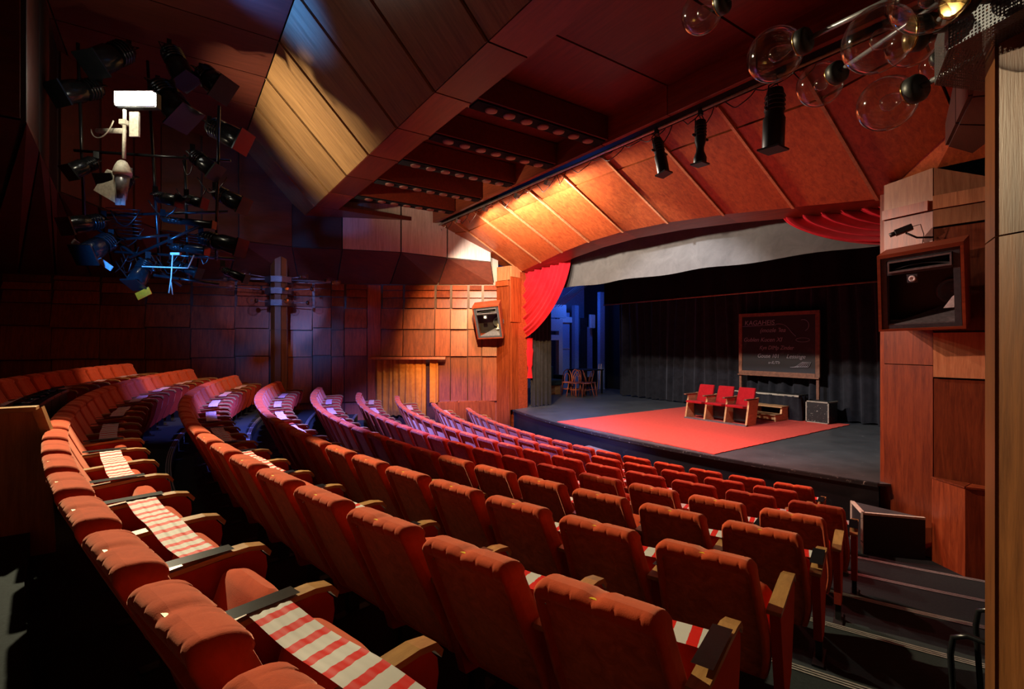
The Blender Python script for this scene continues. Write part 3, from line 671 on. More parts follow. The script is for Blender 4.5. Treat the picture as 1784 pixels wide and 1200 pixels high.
def bentwood():
    t = thing('bentwood_chair', '', 'chair', (0, 0, -OZ))
    z = -OZ
    obj('seat', MB().lathe([(.19, .44), (.2, .45), (.2, .465), (.18, .47)], 16, Matrix.Translation((0, 0, z))), 'wood_bent', t)
    for sx in (-1, 1):
        obj('leg', MB().tube([(sx*.14, -.14, z+.45), (sx*.16, -.17, z+.25), (sx*.19, -.2, z)], .015, 6), 'wood_bent', t)
        obj('leg', MB().tube([(sx*.14, .14, z+.45), (sx*.16, .19, z+.2), (sx*.17, .24, z)], .015, 6), 'wood_bent', t)
    obj('back_hoop', MB().tube([(.16*cos(i/14*pi)*(1.0), .15+.12*sin(i/14*pi), z+.46+.42*sin(i/14*pi)**.7) for i in range(15)], .015, 6), 'wood_bent', t)
    obj('inner_hoop', MB().tube([(.09*cos(i/12*pi), .15+.1*sin(i/12*pi), z+.46+.3*sin(i/12*pi)**.7) for i in range(13)], .011, 6), 'wood_bent', t)
    obj('leg_ring', MB().tube([(.15*cos(i/12*2*pi), .15*sin(i/12*2*pi), z+.22) for i in range(13)], .01, 6), 'wood_bent', t)
    return t
def dup(o, parent=None):
    c = o.copy(); COL.objects.link(c)
    if parent: c.parent = parent
    for ch_ in o.children: dup(ch_, c)
    return c
bc = bentwood()
spots = [(-12.75, 11.35, .3), (-12.45, 11.6, -.4), (-12.95, 11.7, 1.2), (-12.6, 11.95, 2.5), (-13.2, 11.4, .8)]
names = ['nearest the left edge of the back curtain', 'beside the blue post', 'in the middle of the cluster', 'at the rear of the cluster', 'at the left of the cluster']
for i, (x, y, a) in enumerate(spots):
    c = bc if i == 0 else dup(bc)
    c.location = (x, y, -1.83+OZ); c.rotation_euler = (0, 0, a); tag(c, 'brown bentwood chair backstage, '+names[i], 'chair', 'bentwood chairs backstage')
t = thing('armchair', 'dark blue upholstered armchair backstage behind the black leg', 'armchair', (-13.9, 10.9, -1.83))
obj('seat', b(-14.1, -13.5, 10.9, 11.5, -1.5, -1.3), 'teal', t, .04); obj('back', b(-14.2, -14.05, 10.9, 11.5, -1.5, -.85), 'teal', t, .04); obj('base', b(-14.05, -13.6, 10.95, 11.45, -1.83, -1.5), 'wood_pale', t)
for y in (10.84, 11.5): obj('arm', b(-14.1, -13.55, y, y+.09, -1.5, -1.15), 'teal', t, .03)
t = thing('crutch_stand', 'two pale wooden rods leaning against the blue post', 'rods', (-13, 13, -1.83))
for dx in (0, .12): obj('rod', MB().tube([(-13.55+dx, 13.2, -1.83), (-13.6+dx, 13.35, -.8)], .015, 6), 'wood_pale', t)

# ------------------------------------------------------------------ doorway curtain in the left wall
dw = thing('doorway_curtain', 'orange brown velvet curtain hanging in the left wall doorway', 'curtain', (-13.1, 5.2, -2.616))
drape('cloth', None, None, (-13.36, 4.62), (-12.62, 5.78), -.47, -2.0, 9, .03, 'curtain_orange', dw, .5, 4)
drape('folded_end', None, None, (-12.52, 5.86), (-12.40, 6.05), -.47, -1.65, 1.2, .03, 'curtain_orange', dw, .5, 5)
obj('rod', MB().tube([(-13.36, 4.64, -.455), (-12.42, 6.02, -.455)], .012, 8), 'steel', dw)
p0, p1 = Vector((-13.40, 4.5, 0)), Vector((-12.27, 6.24, 0)); n = Vector((.80, -.56, 0))*.22
tag(obj('door_ledge', MB().hexa([(*p0.xy, -.45), (*p1.xy, -.45), (*(p1+n).xy, -.45), (*(p0+n).xy, -.45), (*p0.xy, -.385), (*p1.xy, -.385), (*(p1+n*.9).xy, -.385), (*(p0+n*.9).xy, -.385)]), 'wood_v'), 'long wooden ledge above the curtained doorway in the left wall', 'shelf')

# ------------------------------------------------------------------ wall speakers
LEFTQ = [(-11.311, 6.494, 0.934), (-10.826, 7.023, 1.002), (-11.008, 7.287, 0.122), (-11.485, 6.771, 0.092)]
def speaker(side, label):
    # front corners in the right-hand position (mirrored for the left)
    F_ = [Vector((-2.30, 7.02, .78)), Vector((-1.56, 7.22, .95+.12)), Vector((-1.60, 7.38, .15)), Vector((-2.33, 7.20, .12))]   # TL TR BR BL
    F_ = SPK
    if side == 'left': F_ = SPL
    f = lambda p: tuple(p)
    loc = tuple((F_[2]+F_[3])/2); t = thing('wall_speaker', label, 'speaker', loc)
    nrm = (F_[1]-F_[0]).cross(F_[3]-F_[0]).normalized(); nrm = nrm if nrm.dot(F_[0]) > 0 else -nrm      # into the wall
    def pt(u, v, w_):      # u right, v down, w inward
        top = F_[0].lerp(F_[1], u); bot = F_[3].lerp(F_[2], u); return top.lerp(bot, v)+nrm*w_
    def bar(u0, u1, v0, v1, w0, w1): 
        return MB().hexa([f(pt(u, v, w_)) for w_ in (w0, w1) for u, v in ((u0, v0), (u1, v0), (u1, v1), (u0, v1))])
    e = .045
    for a in ((0, 1, 0, e), (0, 1, 1-e*.6, 1), (0, e*.9, e, 1-e*.6), (1-e*.8, 1, e, 1-e*.6)): obj('frame_board', bar(*a, 0, .45), 'wood_x', t)
    for a in ((e, 1-e, e, e+.05), (e, 1-e, .93, .975), (e*.9, .11, e+.05, .93), (.88, 1-e, e+.05, .93)): obj('baffle', bar(*a, .03, .1), 'speaker_grey', t)
    obj('back_board', bar(.03, .97, .03, .97, .42, .45), 'blackbox', t)
    obj('horn_mouth', bar(.12, .88, .245, .275, .02, .34), 'speaker_grey', t)
    hb = MB()
    for a in ((.13, .87, .10, .12), (.13, .87, .225, .245), (.13, .15, .12, .225), (.85, .87, .12, .225)):
        hb.hexa([f(pt(u, v, w_)) for w_ in (.0, .05) for u, v in ((a[0], a[2]), (a[1], a[2]), (a[1], a[3]), (a[0], a[3]))])
    obj('horn_rim', hb, 'grey_metal', t)
    obj('horn_flare', MB().grid(lambda u, v: f(pt(.15+.7*u, .225-.05*sin(pi*u)*(1-v)-.03*v, .02+.2*v)), 12, 3), 'grey_metal', t)
    obj('floor_panel', MB().hexa([f(pt(.12, .92, .05)), f(pt(.88, .92, .05)), f(pt(.88, .80, .40)), f(pt(.72, .80, .40)), f(pt(.12, .94, .05)), f(pt(.88, .94, .05)), f(pt(.88, .82, .40)), f(pt(.72, .82, .40))]), 'grey_metal', t)
    c = pt(.82, .62, .36)
    dm = -nrm
    q = dm.to_track_quat('Z', 'Y').to_matrix().to_4x4()
    cl = Vector(f(c))
    obj('woofer', MB().lathe([(.0001, .02), (.045, .0), (.05, -.02), (.13, .02), (.15, .03), (.15, .01)], 20, Matrix.Translation(cl) @ q), 'speaker_grey', t)
    obj('reflector', MB().hexa([f(pt(.73, .79, .2)), f(pt(.85, .79, .2)), f(pt(.86, .64, .2)), f(pt(.83, .66, .2)), f(pt(.73, .79, .21)), f(pt(.85, .79, .21)), f(pt(.86, .64, .21)), f(pt(.83, .66, .21))]), 'white', t)
    c = Vector(f(pt(.42, .35, .03)))
    obj('tweeter_plate', MB().box(-.05, .05, -.05, .05, -.01, .0, Matrix.Translation(c) @ q), 'speaker_grey', t, .008)
    obj('tweeter_ring', MB().lathe([(.014, .004), (.016, .014), (.034, .014), (.036, .0)], 18, Matrix.Translation(c) @ q), 'white', t)
    obj('bracket', MB().tube([f(pt(.5, .5, .45)), tuple(pt(.5, .5, .62))], .03, 8), 'black', t)
    return t
SPL = [Vector(p) for p in LEFTQ]
SPK = [Vector((-2.38, 6.86, 1.02)), Vector((-1.62, 6.93, 1.08)), Vector((-1.66, 7.20, .155)), Vector((-2.45, 7.12, .135))]
speaker('right', 'large black horn speaker in a red wood box on the right pier')
speaker('left', 'tilted black horn speaker in a red wood box on the left wall')
cm = thing('camera_bracket', 'small black camera on an arm above the right speaker', 'camera', (-2.1, 7.5, 1.3))
obj('body', MB().box(-.09, .09, -.035, .035, -.035, .035, Matrix.Translation((-2.28, 7.38, 1.38)) @ Matrix.Rotation(-.35, 4, 'Y') @ Matrix.Rotation(.3, 4, 'Z')), 'black', cm, .006)
obj('lens', MB().tube([(-2.36, 7.36, 1.35), (-2.41, 7.34, 1.33)], .028, 10), 'black', cm)
obj('arm', MB().tube([(-2.05, 7.55, 1.27), (-2.16, 7.42, 1.27), (-2.26, 7.38, 1.34)], .012, 8), 'black', cm)
obj('cable', MB().tube([(-2.22, 7.38, 1.4), (-2.12, 7.40, 1.42), (-2.10, 7.44, 1.3), (-2.13, 7.46, 1.1), (-2.08, 7.5, 1.06)], .005, 6), 'black', cm)
sp_ = tag(obj('wall_speaker_small', b(-13.55, -13.25, -1.9, -1.6, 1.35, 1.62), 'wood_ceil'), 'small dull box fixed to the left wall under the sloping soffit', 'box')
bpy.data.objects.remove(sp_)
dd = tag(obj('surveillance_camera', MB().tube([(-9.55, -2.02, 1.72), (-9.3, -1.97, 1.70)], .05, 12), 'wood_light'), 'small reddish cylinder fixture under the dark soffit at far left', 'camera')

# ------------------------------------------------------------------ column with globe chandelier
def column(cx, cy, zfl, label, lab2, arms, side):
    t = thing('column', label, 'column', (cx, cy, zfl))
    obj('core', MB().lathe([(.165, zfl), (.165, 2.7)], 8, Matrix.Translation((cx, cy, 0)) @ Matrix.Rotation(pi/8, 4, 'Z'), False), 'black', t)
    for k in range(8):
        a = k*pi/4+(R(21) if side == 'near' else R(-21))
        for z0, z1 in ((zfl, .33), (.335, 2.7)):
            Mx = Matrix.Translation((cx, cy, 0)) @ Matrix.Rotation(a, 4, 'Z')
            obj('board', MB().box(.165, .192, -.070, .070, z0, z1, Mx), 'wood_col', t)
    c = thing('globe_chandelier', lab2, 'chandelier', (cx, cy, 1.0))
    for z in (1.02, 1.32, 1.61):
        rp = .31
        def fn(u, v):
            a = 2*pi*u; r_ = [.2, .34, .34, .2][int(round(v*3))]; zz = [z-.09, z-.09, z+.06, z+.06][int(round(v*3))]
            return (cx+r_*cos(a), cy+r_*sin(a), zz)
        obj('collar', MB().grid(fn, 8, 3, False, uv=lambda u, v: (u*210, v*44)), 'perf', c)
        obj('band', MB().lathe([(.200, z-.05), (.208, z-.045), (.208, z+.045), (.200, z+.05)], 24, Matrix.Translation((cx, cy, 0))), 'grey_metal', c)
    for (x, y, z, r_) in arms:
        zc = min((1.02, 1.32, 1.61), key=lambda q: abs(q-z))
        d = Vector((x-cx, y-cy, z-zc)); L = d.length; dn = d.normalized()
        a0 = Vector((cx, cy, zc))+dn*.24; e = Vector((x, y, z))-dn*r_*.92
        arm = obj('arm', MB().tube([a0, e-dn*.03], .011, 8), 'grey_metal', c)
        q = dn.to_track_quat('Z', 'Y').to_matrix().to_4x4(); Mx = Matrix.Translation((x, y, z)) @ q
        obj('socket', MB().lathe([(.012, -r_-.035), (.045, -r_-.033), (.054, -r_-.022), (.054, -r_*.93), (.045, -r_*.88)], 16, Mx), 'black', arm)
        obj('socket_ring', MB().lathe([(.053, -r_*.93), (.054, -r_*.86), (.045, -r_*.84)], 16, Mx), 'brass', arm)
        gp = [(r_*sin(th), -r_*cos(th)) for th in [.45+i*(pi-.45-.02)/13 for i in range(14)]]
        obj('globe', MB().lathe(gp, 26, Mx), 'glass', arm)
        bp = [(.012, -r_*.86), (.014, -r_*.6), (.026, -r_*.35), (.034, -r_*.1), (.030, r_*.08), (.014, r_*.2), (.002, r_*.23)]
        obj('bulb', MB().lathe(bp, 14, Mx), 'glass', arm)
NC = (-.27, 2.27); FC = (2*AX+.33, 2.27)
NEAR = ARMS_NEAR = [(-.82, 2.466, 1.0, .108), (-1.205, 2.752, 1.33, .108), (-.67, 1.94, 1.01, .105), (-1.19, 2.28, 1.32, .118), (-1.48, 2.15, 1.62, .096),
                    (-.80, 2.68, 1.32, .10), (-.965, 3.63, 1.6, .085), (-.50, 1.82, 1.01, .10), (-1.0, 1.6, 1.62, .09), (.5, 2.6, 1.3, .1), (.4, 3.1, 1.6, .1)]
column(NC[0], NC[1], ZF[4], 'large octagonal wooden column at the right edge of the picture', 'clear glass globes on metal arms around the near right column', NEAR, 'near')
FAR = [tuple(mirx((x, y)))+(z, r_*.95) for x, y, z, r_ in NEAR]
FAR = [(-14.45, 1.1, 1.62, .08), (-14.3, 1.25, 1.66, .1), (-13.9, 1.5, 1.72, .1), (-13.4, 2.8, 1.69, .1), (-13.1, 3.35, 1.58, .1), (-12.95, 3.5, 1.55, .08), (-12.75, 3.4, 1.5, .08),
       (-14.0, 1.2, 1.38, .11), (-13.85, 1.75, 1.38, .1), (-13.3, 2.4, 1.36, .1), (-13.05, 3.0, 1.36, .11), (-13.5, 1.6, 1.03, .11), (-13.15, 2.35, 1.04, .09), (-13.3, 2.95, 1.02, .1)]
column(FC[0], FC[1], ZF[4], 'slim octagonal wooden column before the far left wall', 'small glass globe chandelier ringing the far left column', FAR, 'far')

# ------------------------------------------------------------------ lighting pipe with lanterns and cables
pipe = tag(obj('lighting_pipe', MB().tube([(-15.2, 5.88, 3.14), (-.6, 5.88, 3.14)], .024, 10), 'steel'), 'long lighting pipe along the top edge of the wooden hood', 'pipe')
def lantern(x, y, ztop, length, rad, tilt, label, az=0, bell=False, hang=.12, m_='black', par_gate=True, group='stage lanterns'):
    t = thing('stage_lantern', label, 'stage light', (x, y, ztop-length-hang), group)
    Mx = Matrix.Translation((x, y, ztop-hang)) @ Matrix.Rotation(az, 4, 'Z') @ Matrix.Rotation(tilt, 4, 'Y')
    L = length
    if bell: prof = [(.03, 0), (rad*.8, -.02), (rad*.85, -L*.5), (rad*.6, -L*.62), (rad*.62, -L*.72), (rad*1.0, -L*.85), (rad*1.0, -L*.97), (rad*.85, -L)]
    else: prof = [(.03, 0), (rad*.7, -.015), (rad*.85, -L*.12), (rad*.85, -L*.45), (rad, -L*.5), (rad, -L*.96), (rad*.9, -L)]
    prof = [(r_, z) for r_, z in prof][::-1]
    obj('body', MB().lathe(prof, 12, Mx), m_, t)
    fin = MB()
    for k in range(4): fin.lathe([(rad*.95, -L*(.14+.07*k)), (rad*.95, -L*(.16+.07*k))], 12, Mx)
    obj('cooling_fins', fin, m_, t)
    yk = MB().tube([Mx @ Vector((0, -rad-.03, -L*.4)), Mx @ Vector((0, -rad-.03, -.02)), Vector((x, y-.02, ztop-.05)), Vector((x, y+.02, ztop-.05)), Mx @ Vector((0, rad+.03, -.02)), Mx @ Vector((0, rad+.03, -L*.4))], .008, 6)
    obj('yoke', yk, m_, t)
    obj('clamp', b(x-.02, x+.02, y-.03, y+.03, ztop-.06, ztop+.03), m_, t)
    for s in (-1, 1): obj('knob', MB().tube([Mx @ Vector((0, s*(rad+.03), -L*.4)), Mx @ Vector((0, s*(rad+.075), -L*.4))], .018, 8), m_, t)
    obj('gel_frame', MB().box(-rad*1.05, rad*1.05, -rad*1.05, rad*1.05, -L-.01, -L+.012, Mx), m_, t)
    return t
lantern(-4.78, 5.86, 3.12, .58, .085, -.22, 'black stage lantern tilted left, leftmost of the three hanging on the hood pipe')
lantern(-4.05, 5.86, 3.12, .60, .085, .02, 'black stage lantern with flared front, middle one of three on the hood pipe', bell=True)
lantern(-3.05, 5.86, 3.12, .72, .12, .04, 'largest black stage lantern hanging straight down nearest the glass globes')
lantern(-14.1, 5.86, 3.12, .72, .12, -.95, 'dark stage lantern at the far left end of the pipe', az=.3)
lantern(-13.05, 5.86, 3.12, .62, .1, -.65, 'dark stage lantern on the pipe before the lit frieze', az=.3)
cbd = thing('cable_bundle', 'thin cables drooping along the pipe under the hood', 'cable', (-7, 5.9, 2.9))
random.seed(11)
for i in range(26):
    x = -12.4+i*.38+random.uniform(-.1, .1); w_ = random.uniform(.2, .55); dz = random.uniform(.05, .26)
    obj('cable', MB().tube([(x+w_*q/8, 5.9+.03*sin(q), 3.12-dz*sin(pi*q/8)) for q in range(9)], .007, 5), 'steel' if x < -6.8 and i % 2 else 'black', cbd)
for i, x in enumerate((-9.6, -8.35, -7.35, -10.9)):
    tag(obj('floodlight_clamp', MB().box(-.05, .05, -.04, .04, -.09, 0, Matrix.Translation((x, 5.88, 3.08)) @ Matrix.Rotation(.5, 4, 'Y')), 'steel'), 'small metal clamp fitting, %s from the left on the lit pipe' % ords[{-10.9: 0, -9.6: 1, -8.35: 2, -7.35: 3}[x]], 'clamp', 'clamps on the pipe')

# ------------------------------------------------------------------ rig with the floodlight on the left
fx, fy, fz = FLOOD
fwv = Vector((-sin(R(55.5)), cos(R(55.5)), 0)); rtv = Vector((cos(R(55.5)), sin(R(55.5)), 0)); upv = Vector((0, 0, 1))
RM = Matrix(((rtv.x, fwv.x, 0, fx), (rtv.y, fwv.y, 0, fy), (0, 0, 1, fz), (0, 0, 0, 1)))   # local frame of the rig, x across, y away from the audience centre
fd = thing('floodlight', 'glaring white rectangular floodlight on a pole above the rig', 'floodlight', (fx, fy, fz))
obj('housing', MB().box(-.26, .26, .03, .12, -.10, .10, RM), 'black', fd, .01)
obj('lamp_face', MB().box(-.25, .25, .0, .03, -.085, .085, RM), 'flood', fd)
obj('rim', MB().tube([RM @ Vector(p) for p in ((-.26, -.01, -.1), (.26, -.01, -.1), (.26, -.01, .1), (-.26, -.01, .1), (-.26, -.01, -.1))], .008, 6), 'chrome', fd)
pe = thing('lamp_pole', 'pale metal pole with a dome shaped joint below the floodlight', 'pole', (fx-.1, fy, fz-1.4))
obj('pole', MB().tube([RM @ Vector((-.17, .05, -.12)), RM @ Vector((-.18, .05, -.75))], .022, 10), 'white_paint', pe)
obj('dome', MB().lathe([(.10, -.98), (.105, -.93), (.085, -.86), (.055, -.8), (.03, -.78)], 18, RM @ Matrix.Translation((-.2, .05, 0))), 'white_paint', pe)
obj('skirt', MB().tube([RM @ Vector((-.2, .05, -.95)), RM @ Vector((-.21, .05, -1.28))], .06, 12, rs=[.085, .055]), 'grey_metal', pe)
for dx in (-.05, .05): obj('tube', MB().tube([RM @ Vector((-.21+dx, .04, -.98)), RM @ Vector((-.22+dx*.6, .04, -1.36))], .03, 10), 'white_paint', pe)
obj('bracket', MB().box(-.12, 0.0, .06, .09, -.46, -.14, RM), 'white_paint', pe)
obj('cross_arm', MB().tube([RM @ Vector((-.9, .5, -.2)), RM @ Vector((-.2, .08, -.38))], .035, 10), 'white_paint', pe)
obj('clamp', MB().box(-.21, -.13, 0, .09, -.32, -.26, RM), 'white_paint', pe)
obj('cable', MB().tube([RM @ Vector(bez((-.95, .45, -.2), (-.8, .3, -.45), (-.45, .1, -.5), (-.3, .03, -.27), i/12)) for i in range(13)], .008, 6), 'white_paint', pe)
tag(obj('reflector_panel', MB().prism([RM @ Vector(p) for p in ((-.62, .1, -1.15), (-.24, .04, -1.36), (-.2, .04, -.98), (-.45, .1, -.88))], (.0, .01, .01)), 'white_paint'), 'pale flat panel behind the dome joint of the lamp pole', 'panel')
random.seed(21)
tr_ = thing('truss', 'black lighting truss frame of crossing pipes under the floodlight', 'truss', (fx, fy, fz-2.4))
for (a, c) in (((-1.05, .3, -.55), (.95, .5, -.62)), ((-1.0, .6, -1.35), (.85, .6, -1.30)), ((-.6, .4, -1.9), (.9, .7, -1.95)), ((-1.0, .3, .9), (-1.0, .4, -1.4)), ((.85, .4, .1), (.75, .5, -2.0)), ((-.5, .9, 1.0), (-.1, .6, -2.2)), ((.25, .6, -.5), (.3, .6, -2.3)), ((-.9, .3, -1.5), (.2, .6, -2.35)), ((.1, .2, -2.25), (.85, .4, -2.35)), ((-.7, .4, -1.75), (.1, .5, -1.65)), ((-.3, .3, -2.0), (.7, .3, -1.55))):
    obj('bar', MB().tube([RM @ Vector(a), RM @ Vector(c)], .02, 8), 'black_gloss', tr_)
def rl(x, y, z, L, r_, tilt, az, label, m_='black_gloss', bell=False):
    p = RM @ Vector((x, y, z)); lantern(p.x, p.y, p.z, L, r_, tilt, label, az, bell, .1, m_, group='lanterns on the left rig')
rl(-.75, .3, -.6, .4, .10, .9, 2.2, 'dark lantern at the upper left of the rig, below the cable')
rl(.55, .3, -.5, .42, .11, -.9, .9, 'dark lantern on the upper right arm of the rig')
rl(.12, .2, -1.1, .34, .08, -1.35, .9, 'blue-lit lantern lying level just right of the pole foot')
rl(.5, .25, -1.12, .26, .07, -1.3, .9, 'short blue-lit lantern at the right of the rig')
rl(.15, .3, -1.38, .7, .05, -1.45, .95, 'long slim blue-lit lantern below the pole foot')
rl(-.65, .3, -1.4, .5, .11, 1.2, 2.3, 'dark lantern with ribbed body at the left of the rig')
rl(-.55, .3, -1.65, .55, .13, 1.0, 2.6, 'large dark lantern at the lower left of the rig')
rl(.25, .3, -1.75, .5, .06, -1.45, .95, 'blue-lit tube lantern in the middle of the lower rig')
rl(-.05, .3, -1.95, .4, .11, .55, 2.4, 'lantern with an orange gel at the bottom of the rig')
rl(.9, .4, -2.05, .36, .06, -1.2, .9, 'small blue-lit lantern sticking out at the lower right of the rig')
rl(.6, .4, -1.6, .6, .12, -1.3, .9, 'big dark lantern at the lower right of the rig')
rl(-.35, .9, .75, .7, .2, -.7, .8, 'large black lantern above the floodlight')
rl(.1, 1.2, 1.1, .5, .18, -.9, .8, 'black lantern near the ceiling right of the rig')
rl(.35, 1.0, .2, .6, .16, -1.1, .9, 'large black lantern right of the floodlight')
rl(-.62, .7, 1.15, .7, .17, .8, 2.3, 'large black lantern at the top left of the rig')
rl(-.95, .6, .55, .6, .15, 1.0, 2.2, 'black lantern at the left of the rig level with the floodlight')
rl(-.25, 1.0, 1.35, .6, .16, -.5, .8, 'black lantern highest above the floodlight')
rl(-.45, .5, -.75, .45, .12, 1.1, 2.5, 'dark lantern behind the pale panel of the rig')
rl(.55, .8, -.85, .5, .12, -1.1, .9, 'dark lantern right of the dome joint')
rl(.2, .4, -1.95, .42, .07, -1.2, .9, 'slim dark lantern above the hanging chain')
cc_ = thing('cable_loops', 'loops of black cable tangled through the rig', 'cable', (fx, fy, fz-2.2))
for i in range(16):
    x = random.uniform(-.8, .7); z_ = random.uniform(-2.1, -.5); w_ = random.uniform(.15, .45)
    obj('cable', MB().tube([RM @ Vector((x+w_*q/8, .25+.03*i % .4, z_-.22*sin(pi*q/8)*random.uniform(.9, 1.1))) for q in range(9)], .008, 5), 'black_gloss', cc_)
tag(obj('barn_door', MB().box(-.1, .1, -.005, .005, -.05, .05, RM @ Matrix.Translation((.0, .15, -2.5)) @ Matrix.Rotation(-.45, 4, 'Y')), 'orange_gel'), 'glowing orange gel flap at the bottom of the rig', 'gel')
tag(obj('barn_door', MB().box(-.32, .32, -.006, .006, -.035, .035, RM @ Matrix.Translation((-.72, .2, -1.98)) @ Matrix.Rotation(.62, 4, 'Y')), 'grey_lilac'), 'pale sloping flap at the lower left edge of the rig', 'gel')
lg = thing('safety_chain', 'pale chain and hooks hanging below the rig', 'chain', (fx+.3, fy, fz-2.7))
obj('bar', MB().tube([RM @ Vector((.02, .1, -2.15)), RM @ Vector((.62, .1, -2.17)), RM @ Vector((.7, .1, -2.0))], .009, 6), 'white_paint', lg)
obj('hook', MB().tube([RM @ Vector((.42, .1, -1.98)), RM @ Vector((.40, .1, -2.3)), RM @ Vector((.37, .1, -2.5))], .009, 6), 'white_paint', lg)
obj('hook', MB().tube([RM @ Vector((.40, .1, -2.35)), RM @ Vector((.42, .1, -2.52))], .007, 6), 'white_paint', lg)
obj('fitting', MB().box(.4, .52, .08, .12, -2.0, -1.97, RM), 'white_paint', lg)
msh = MB()
for i in range(9): msh.tube([RM @ Vector((-.75+.02*i, .45, -1.28-.05*i)), RM @ Vector((-.25, .45, -1.32-.05*i))], .005, 4)
g1 = thing('wire_guard', 'wire guard over the lanterns at the lower left of the rig', 'guard', (fx-.4, fy, fz-1.7)); obj('wires', msh, 'black_gloss', g1); msh = MB()
for i in range(9): msh.tube([RM @ Vector((.1+.03*i, .45, -1.6-.04*i)), RM @ Vector((.75+.01*i, .45, -1.7-.035*i))], .005, 4)


g2 = thing('wire_guard', 'wire guard over the lanterns at the lower right of the rig', 'guard', (fx+.4, fy, fz-2.0)); obj('wires', msh, 'black_gloss', g2)
# ------------------------------------------------------------------ parapet, desk, stand at lower left
pp = thing('parapet', 'brown wooden parapet panel with a golden cap at the left edge', 'parapet', (-4.65, -1.4, ZF[2]))
pa = [(-.76, -.45), (-.70, -.66), (-.66, -1.6), (-3.4, -1.6), (-3.4, -.45)]
obj('panel', MB().prism([(-4.68, y, z-.02) for y, z in pa], (.03, 0, 0)), 'wood_parapet', pp)
obj('cap', MB().box(-4.72, -4.62, -3.4, -.76, -.47, -.435), 'wood_arm', pp, .004)
obj('cap', MB().hexa([(-4.72, -.78, -.47), (-4.62, -.78, -.47), (-4.62, -.60, -1.1), (-4.72, -.60, -1.1), (-4.72, -.735, -.44), (-4.62, -.735, -.44), (-4.62, -.55, -1.1), (-4.72, -.55, -1.1)]), 'wood_arm', pp)
md = thing('cable_shelf', 'narrow black shelf with cables behind the eighth row beyond the parapet', 'shelf', (-6.2, -.85, ZF[1]))
for i in range(6):
    a0, a1 = .105-i*.022, .105-(i+1)*.022+.001
    P = [arc(19.98, a0), arc(19.98, a1), arc(19.76, a1), arc(19.76, a0)]
    obj('board', MB().hexa([(p[0], p[1], -.56) for p in P]+[(p[0], p[1], -.53) for p in P]), 'black_gloss', md)
    P = [arc(19.80, a0), arc(19.80, a1), arc(19.78, a1), arc(19.78, a0)]
    obj('front', MB().hexa([(p[0], p[1], ZF[1]) for p in P]+[(p[0], p[1], -.56) for p in P]), 'black', md)
random.seed(5)
for i in range(7):
    a0 = .10-i*.017; cl = MB()
    cl.tube([arc(19.86+.05*sin(q*2.1+i), a0-.006*q, -.515+.008*sin(q*3)) for q in range(6)], .012, 6)
    obj('cable', cl, 'black_gloss', md)
ms = tag(obj('stand_rod', MB().tube([(-1.72, -.66, -.62), (-1.45, -.72, -1.3)], .006, 8), 'white_paint'), 'thin pale rod of a stand in the dark lower left corner', 'stand')

# ------------------------------------------------------------------ seats
# local frame of a seat: y towards the stage, x to the right, z up, origin on the floor below the top of the backrest
def cline(s):        # centre line of the backrest, s=0 bottom, 1 top
    z = .20+.655*s; y = .30*(1-s)**1.05; return y, z
def half(s):
    if s > .35: return .246-.030*(s-.35)/.65
    return .246-.035*((.35-s)/.35)**2
def backfn(sgn):
    def fn(u, v):
        s = v; x = (u*2-1)*half(s)
        ex = min(1, (1-abs(u*2-1))/.07); rx = sqrt(max(0, 1-(1-ex)**2))           # rounded sides
        et = min(1, (1-s)/.055); rt_ = sqrt(max(0, 1-(1-et)**2))
        eb = min(1, s/.05); rb = sqrt(max(0, 1-(1-eb)**2))
        y, z = cline(s)
        # rounded upper corners
        cz = max(0, abs(u*2-1)-.80)/.20; z -= .035*cz**2*s
        k = rx*min(rt_, 1)*rb
        if sgn > 0:       # front cushion
            th = .072*k
            pl_ = 0
            for gx in (-.155, -.075, .0, .075, .155): pl_ += math.exp(-((x-gx-.012*sin(s*9+gx*40))/.0035)**2)
            th -= .008*min(1, pl_)*k*(1 if s > .12 else .3)
            th += .012*sin(pi*min(1, max(0, (s-.1)/.5)))*k
            if s > .93 : th += .012*k
            if abs(x) < .03 and s > .95: z -= .008*(1-(x/.03)**2)
            return (x, y+th, z)
        else:
            th = .045*k
            pl_ = 0
            if s > .85:
                for gx in (-.155, -.075, .0, .075, .155): pl_ += math.exp(-((x-gx)/.0035)**2)
                th -= .003*min(1, pl_)*k
            if abs(x) < half(s)-.032 and s < .905 and s > .02: th = min(th, .018)
            if abs(x) < .03 and s > .95: z -= .008*(1-(x/.03)**2)
            return (x, y-th, z)
    return fn
us = sorted([0, .01, .03, .05, .065, .072, .08, .928, .92, .935, .95, .97, .99, 1]+[.5+g*2.27+d for g in (-.155, -.075, 0, .075, .155) for d in (-.018, -.008, 0, .008, .018)]+[.11, .21, .29, .375, .42, .58, .625, .71, .79, .89, .455, .545])
vs = [0, .012, .03, .05, .12, .25, .4, .55, .7, .8, .895, .905, .93, .95, .965, .978, .988, .995, 1]
def backmesh():
    mb = MB(); n = len(us); m_ = len(vs)
    for sgn in (1, -1):
        f = backfn(sgn); V = [f(u, v) for u in us for v in vs]
        F = [(i*m_+j, (i+1)*m_+j, (i+1)*m_+j+1, i*m_+j+1) for i in range(n-1) for j in range(m_-1)]
        if sgn > 0: F = [q[::-1] for q in F]
        mb.add(V, F, True)
    return mb
def backpanel():
    mb = MB()
    def f(u, v):
        s = .025+.873*v; y, z = cline(s); x = (u*2-1)*(half(s)-.034); return (x, y-.021-.006*sin(pi*u)*sin(pi*v), z)
    mb.grid(f, 8, 8); return mb
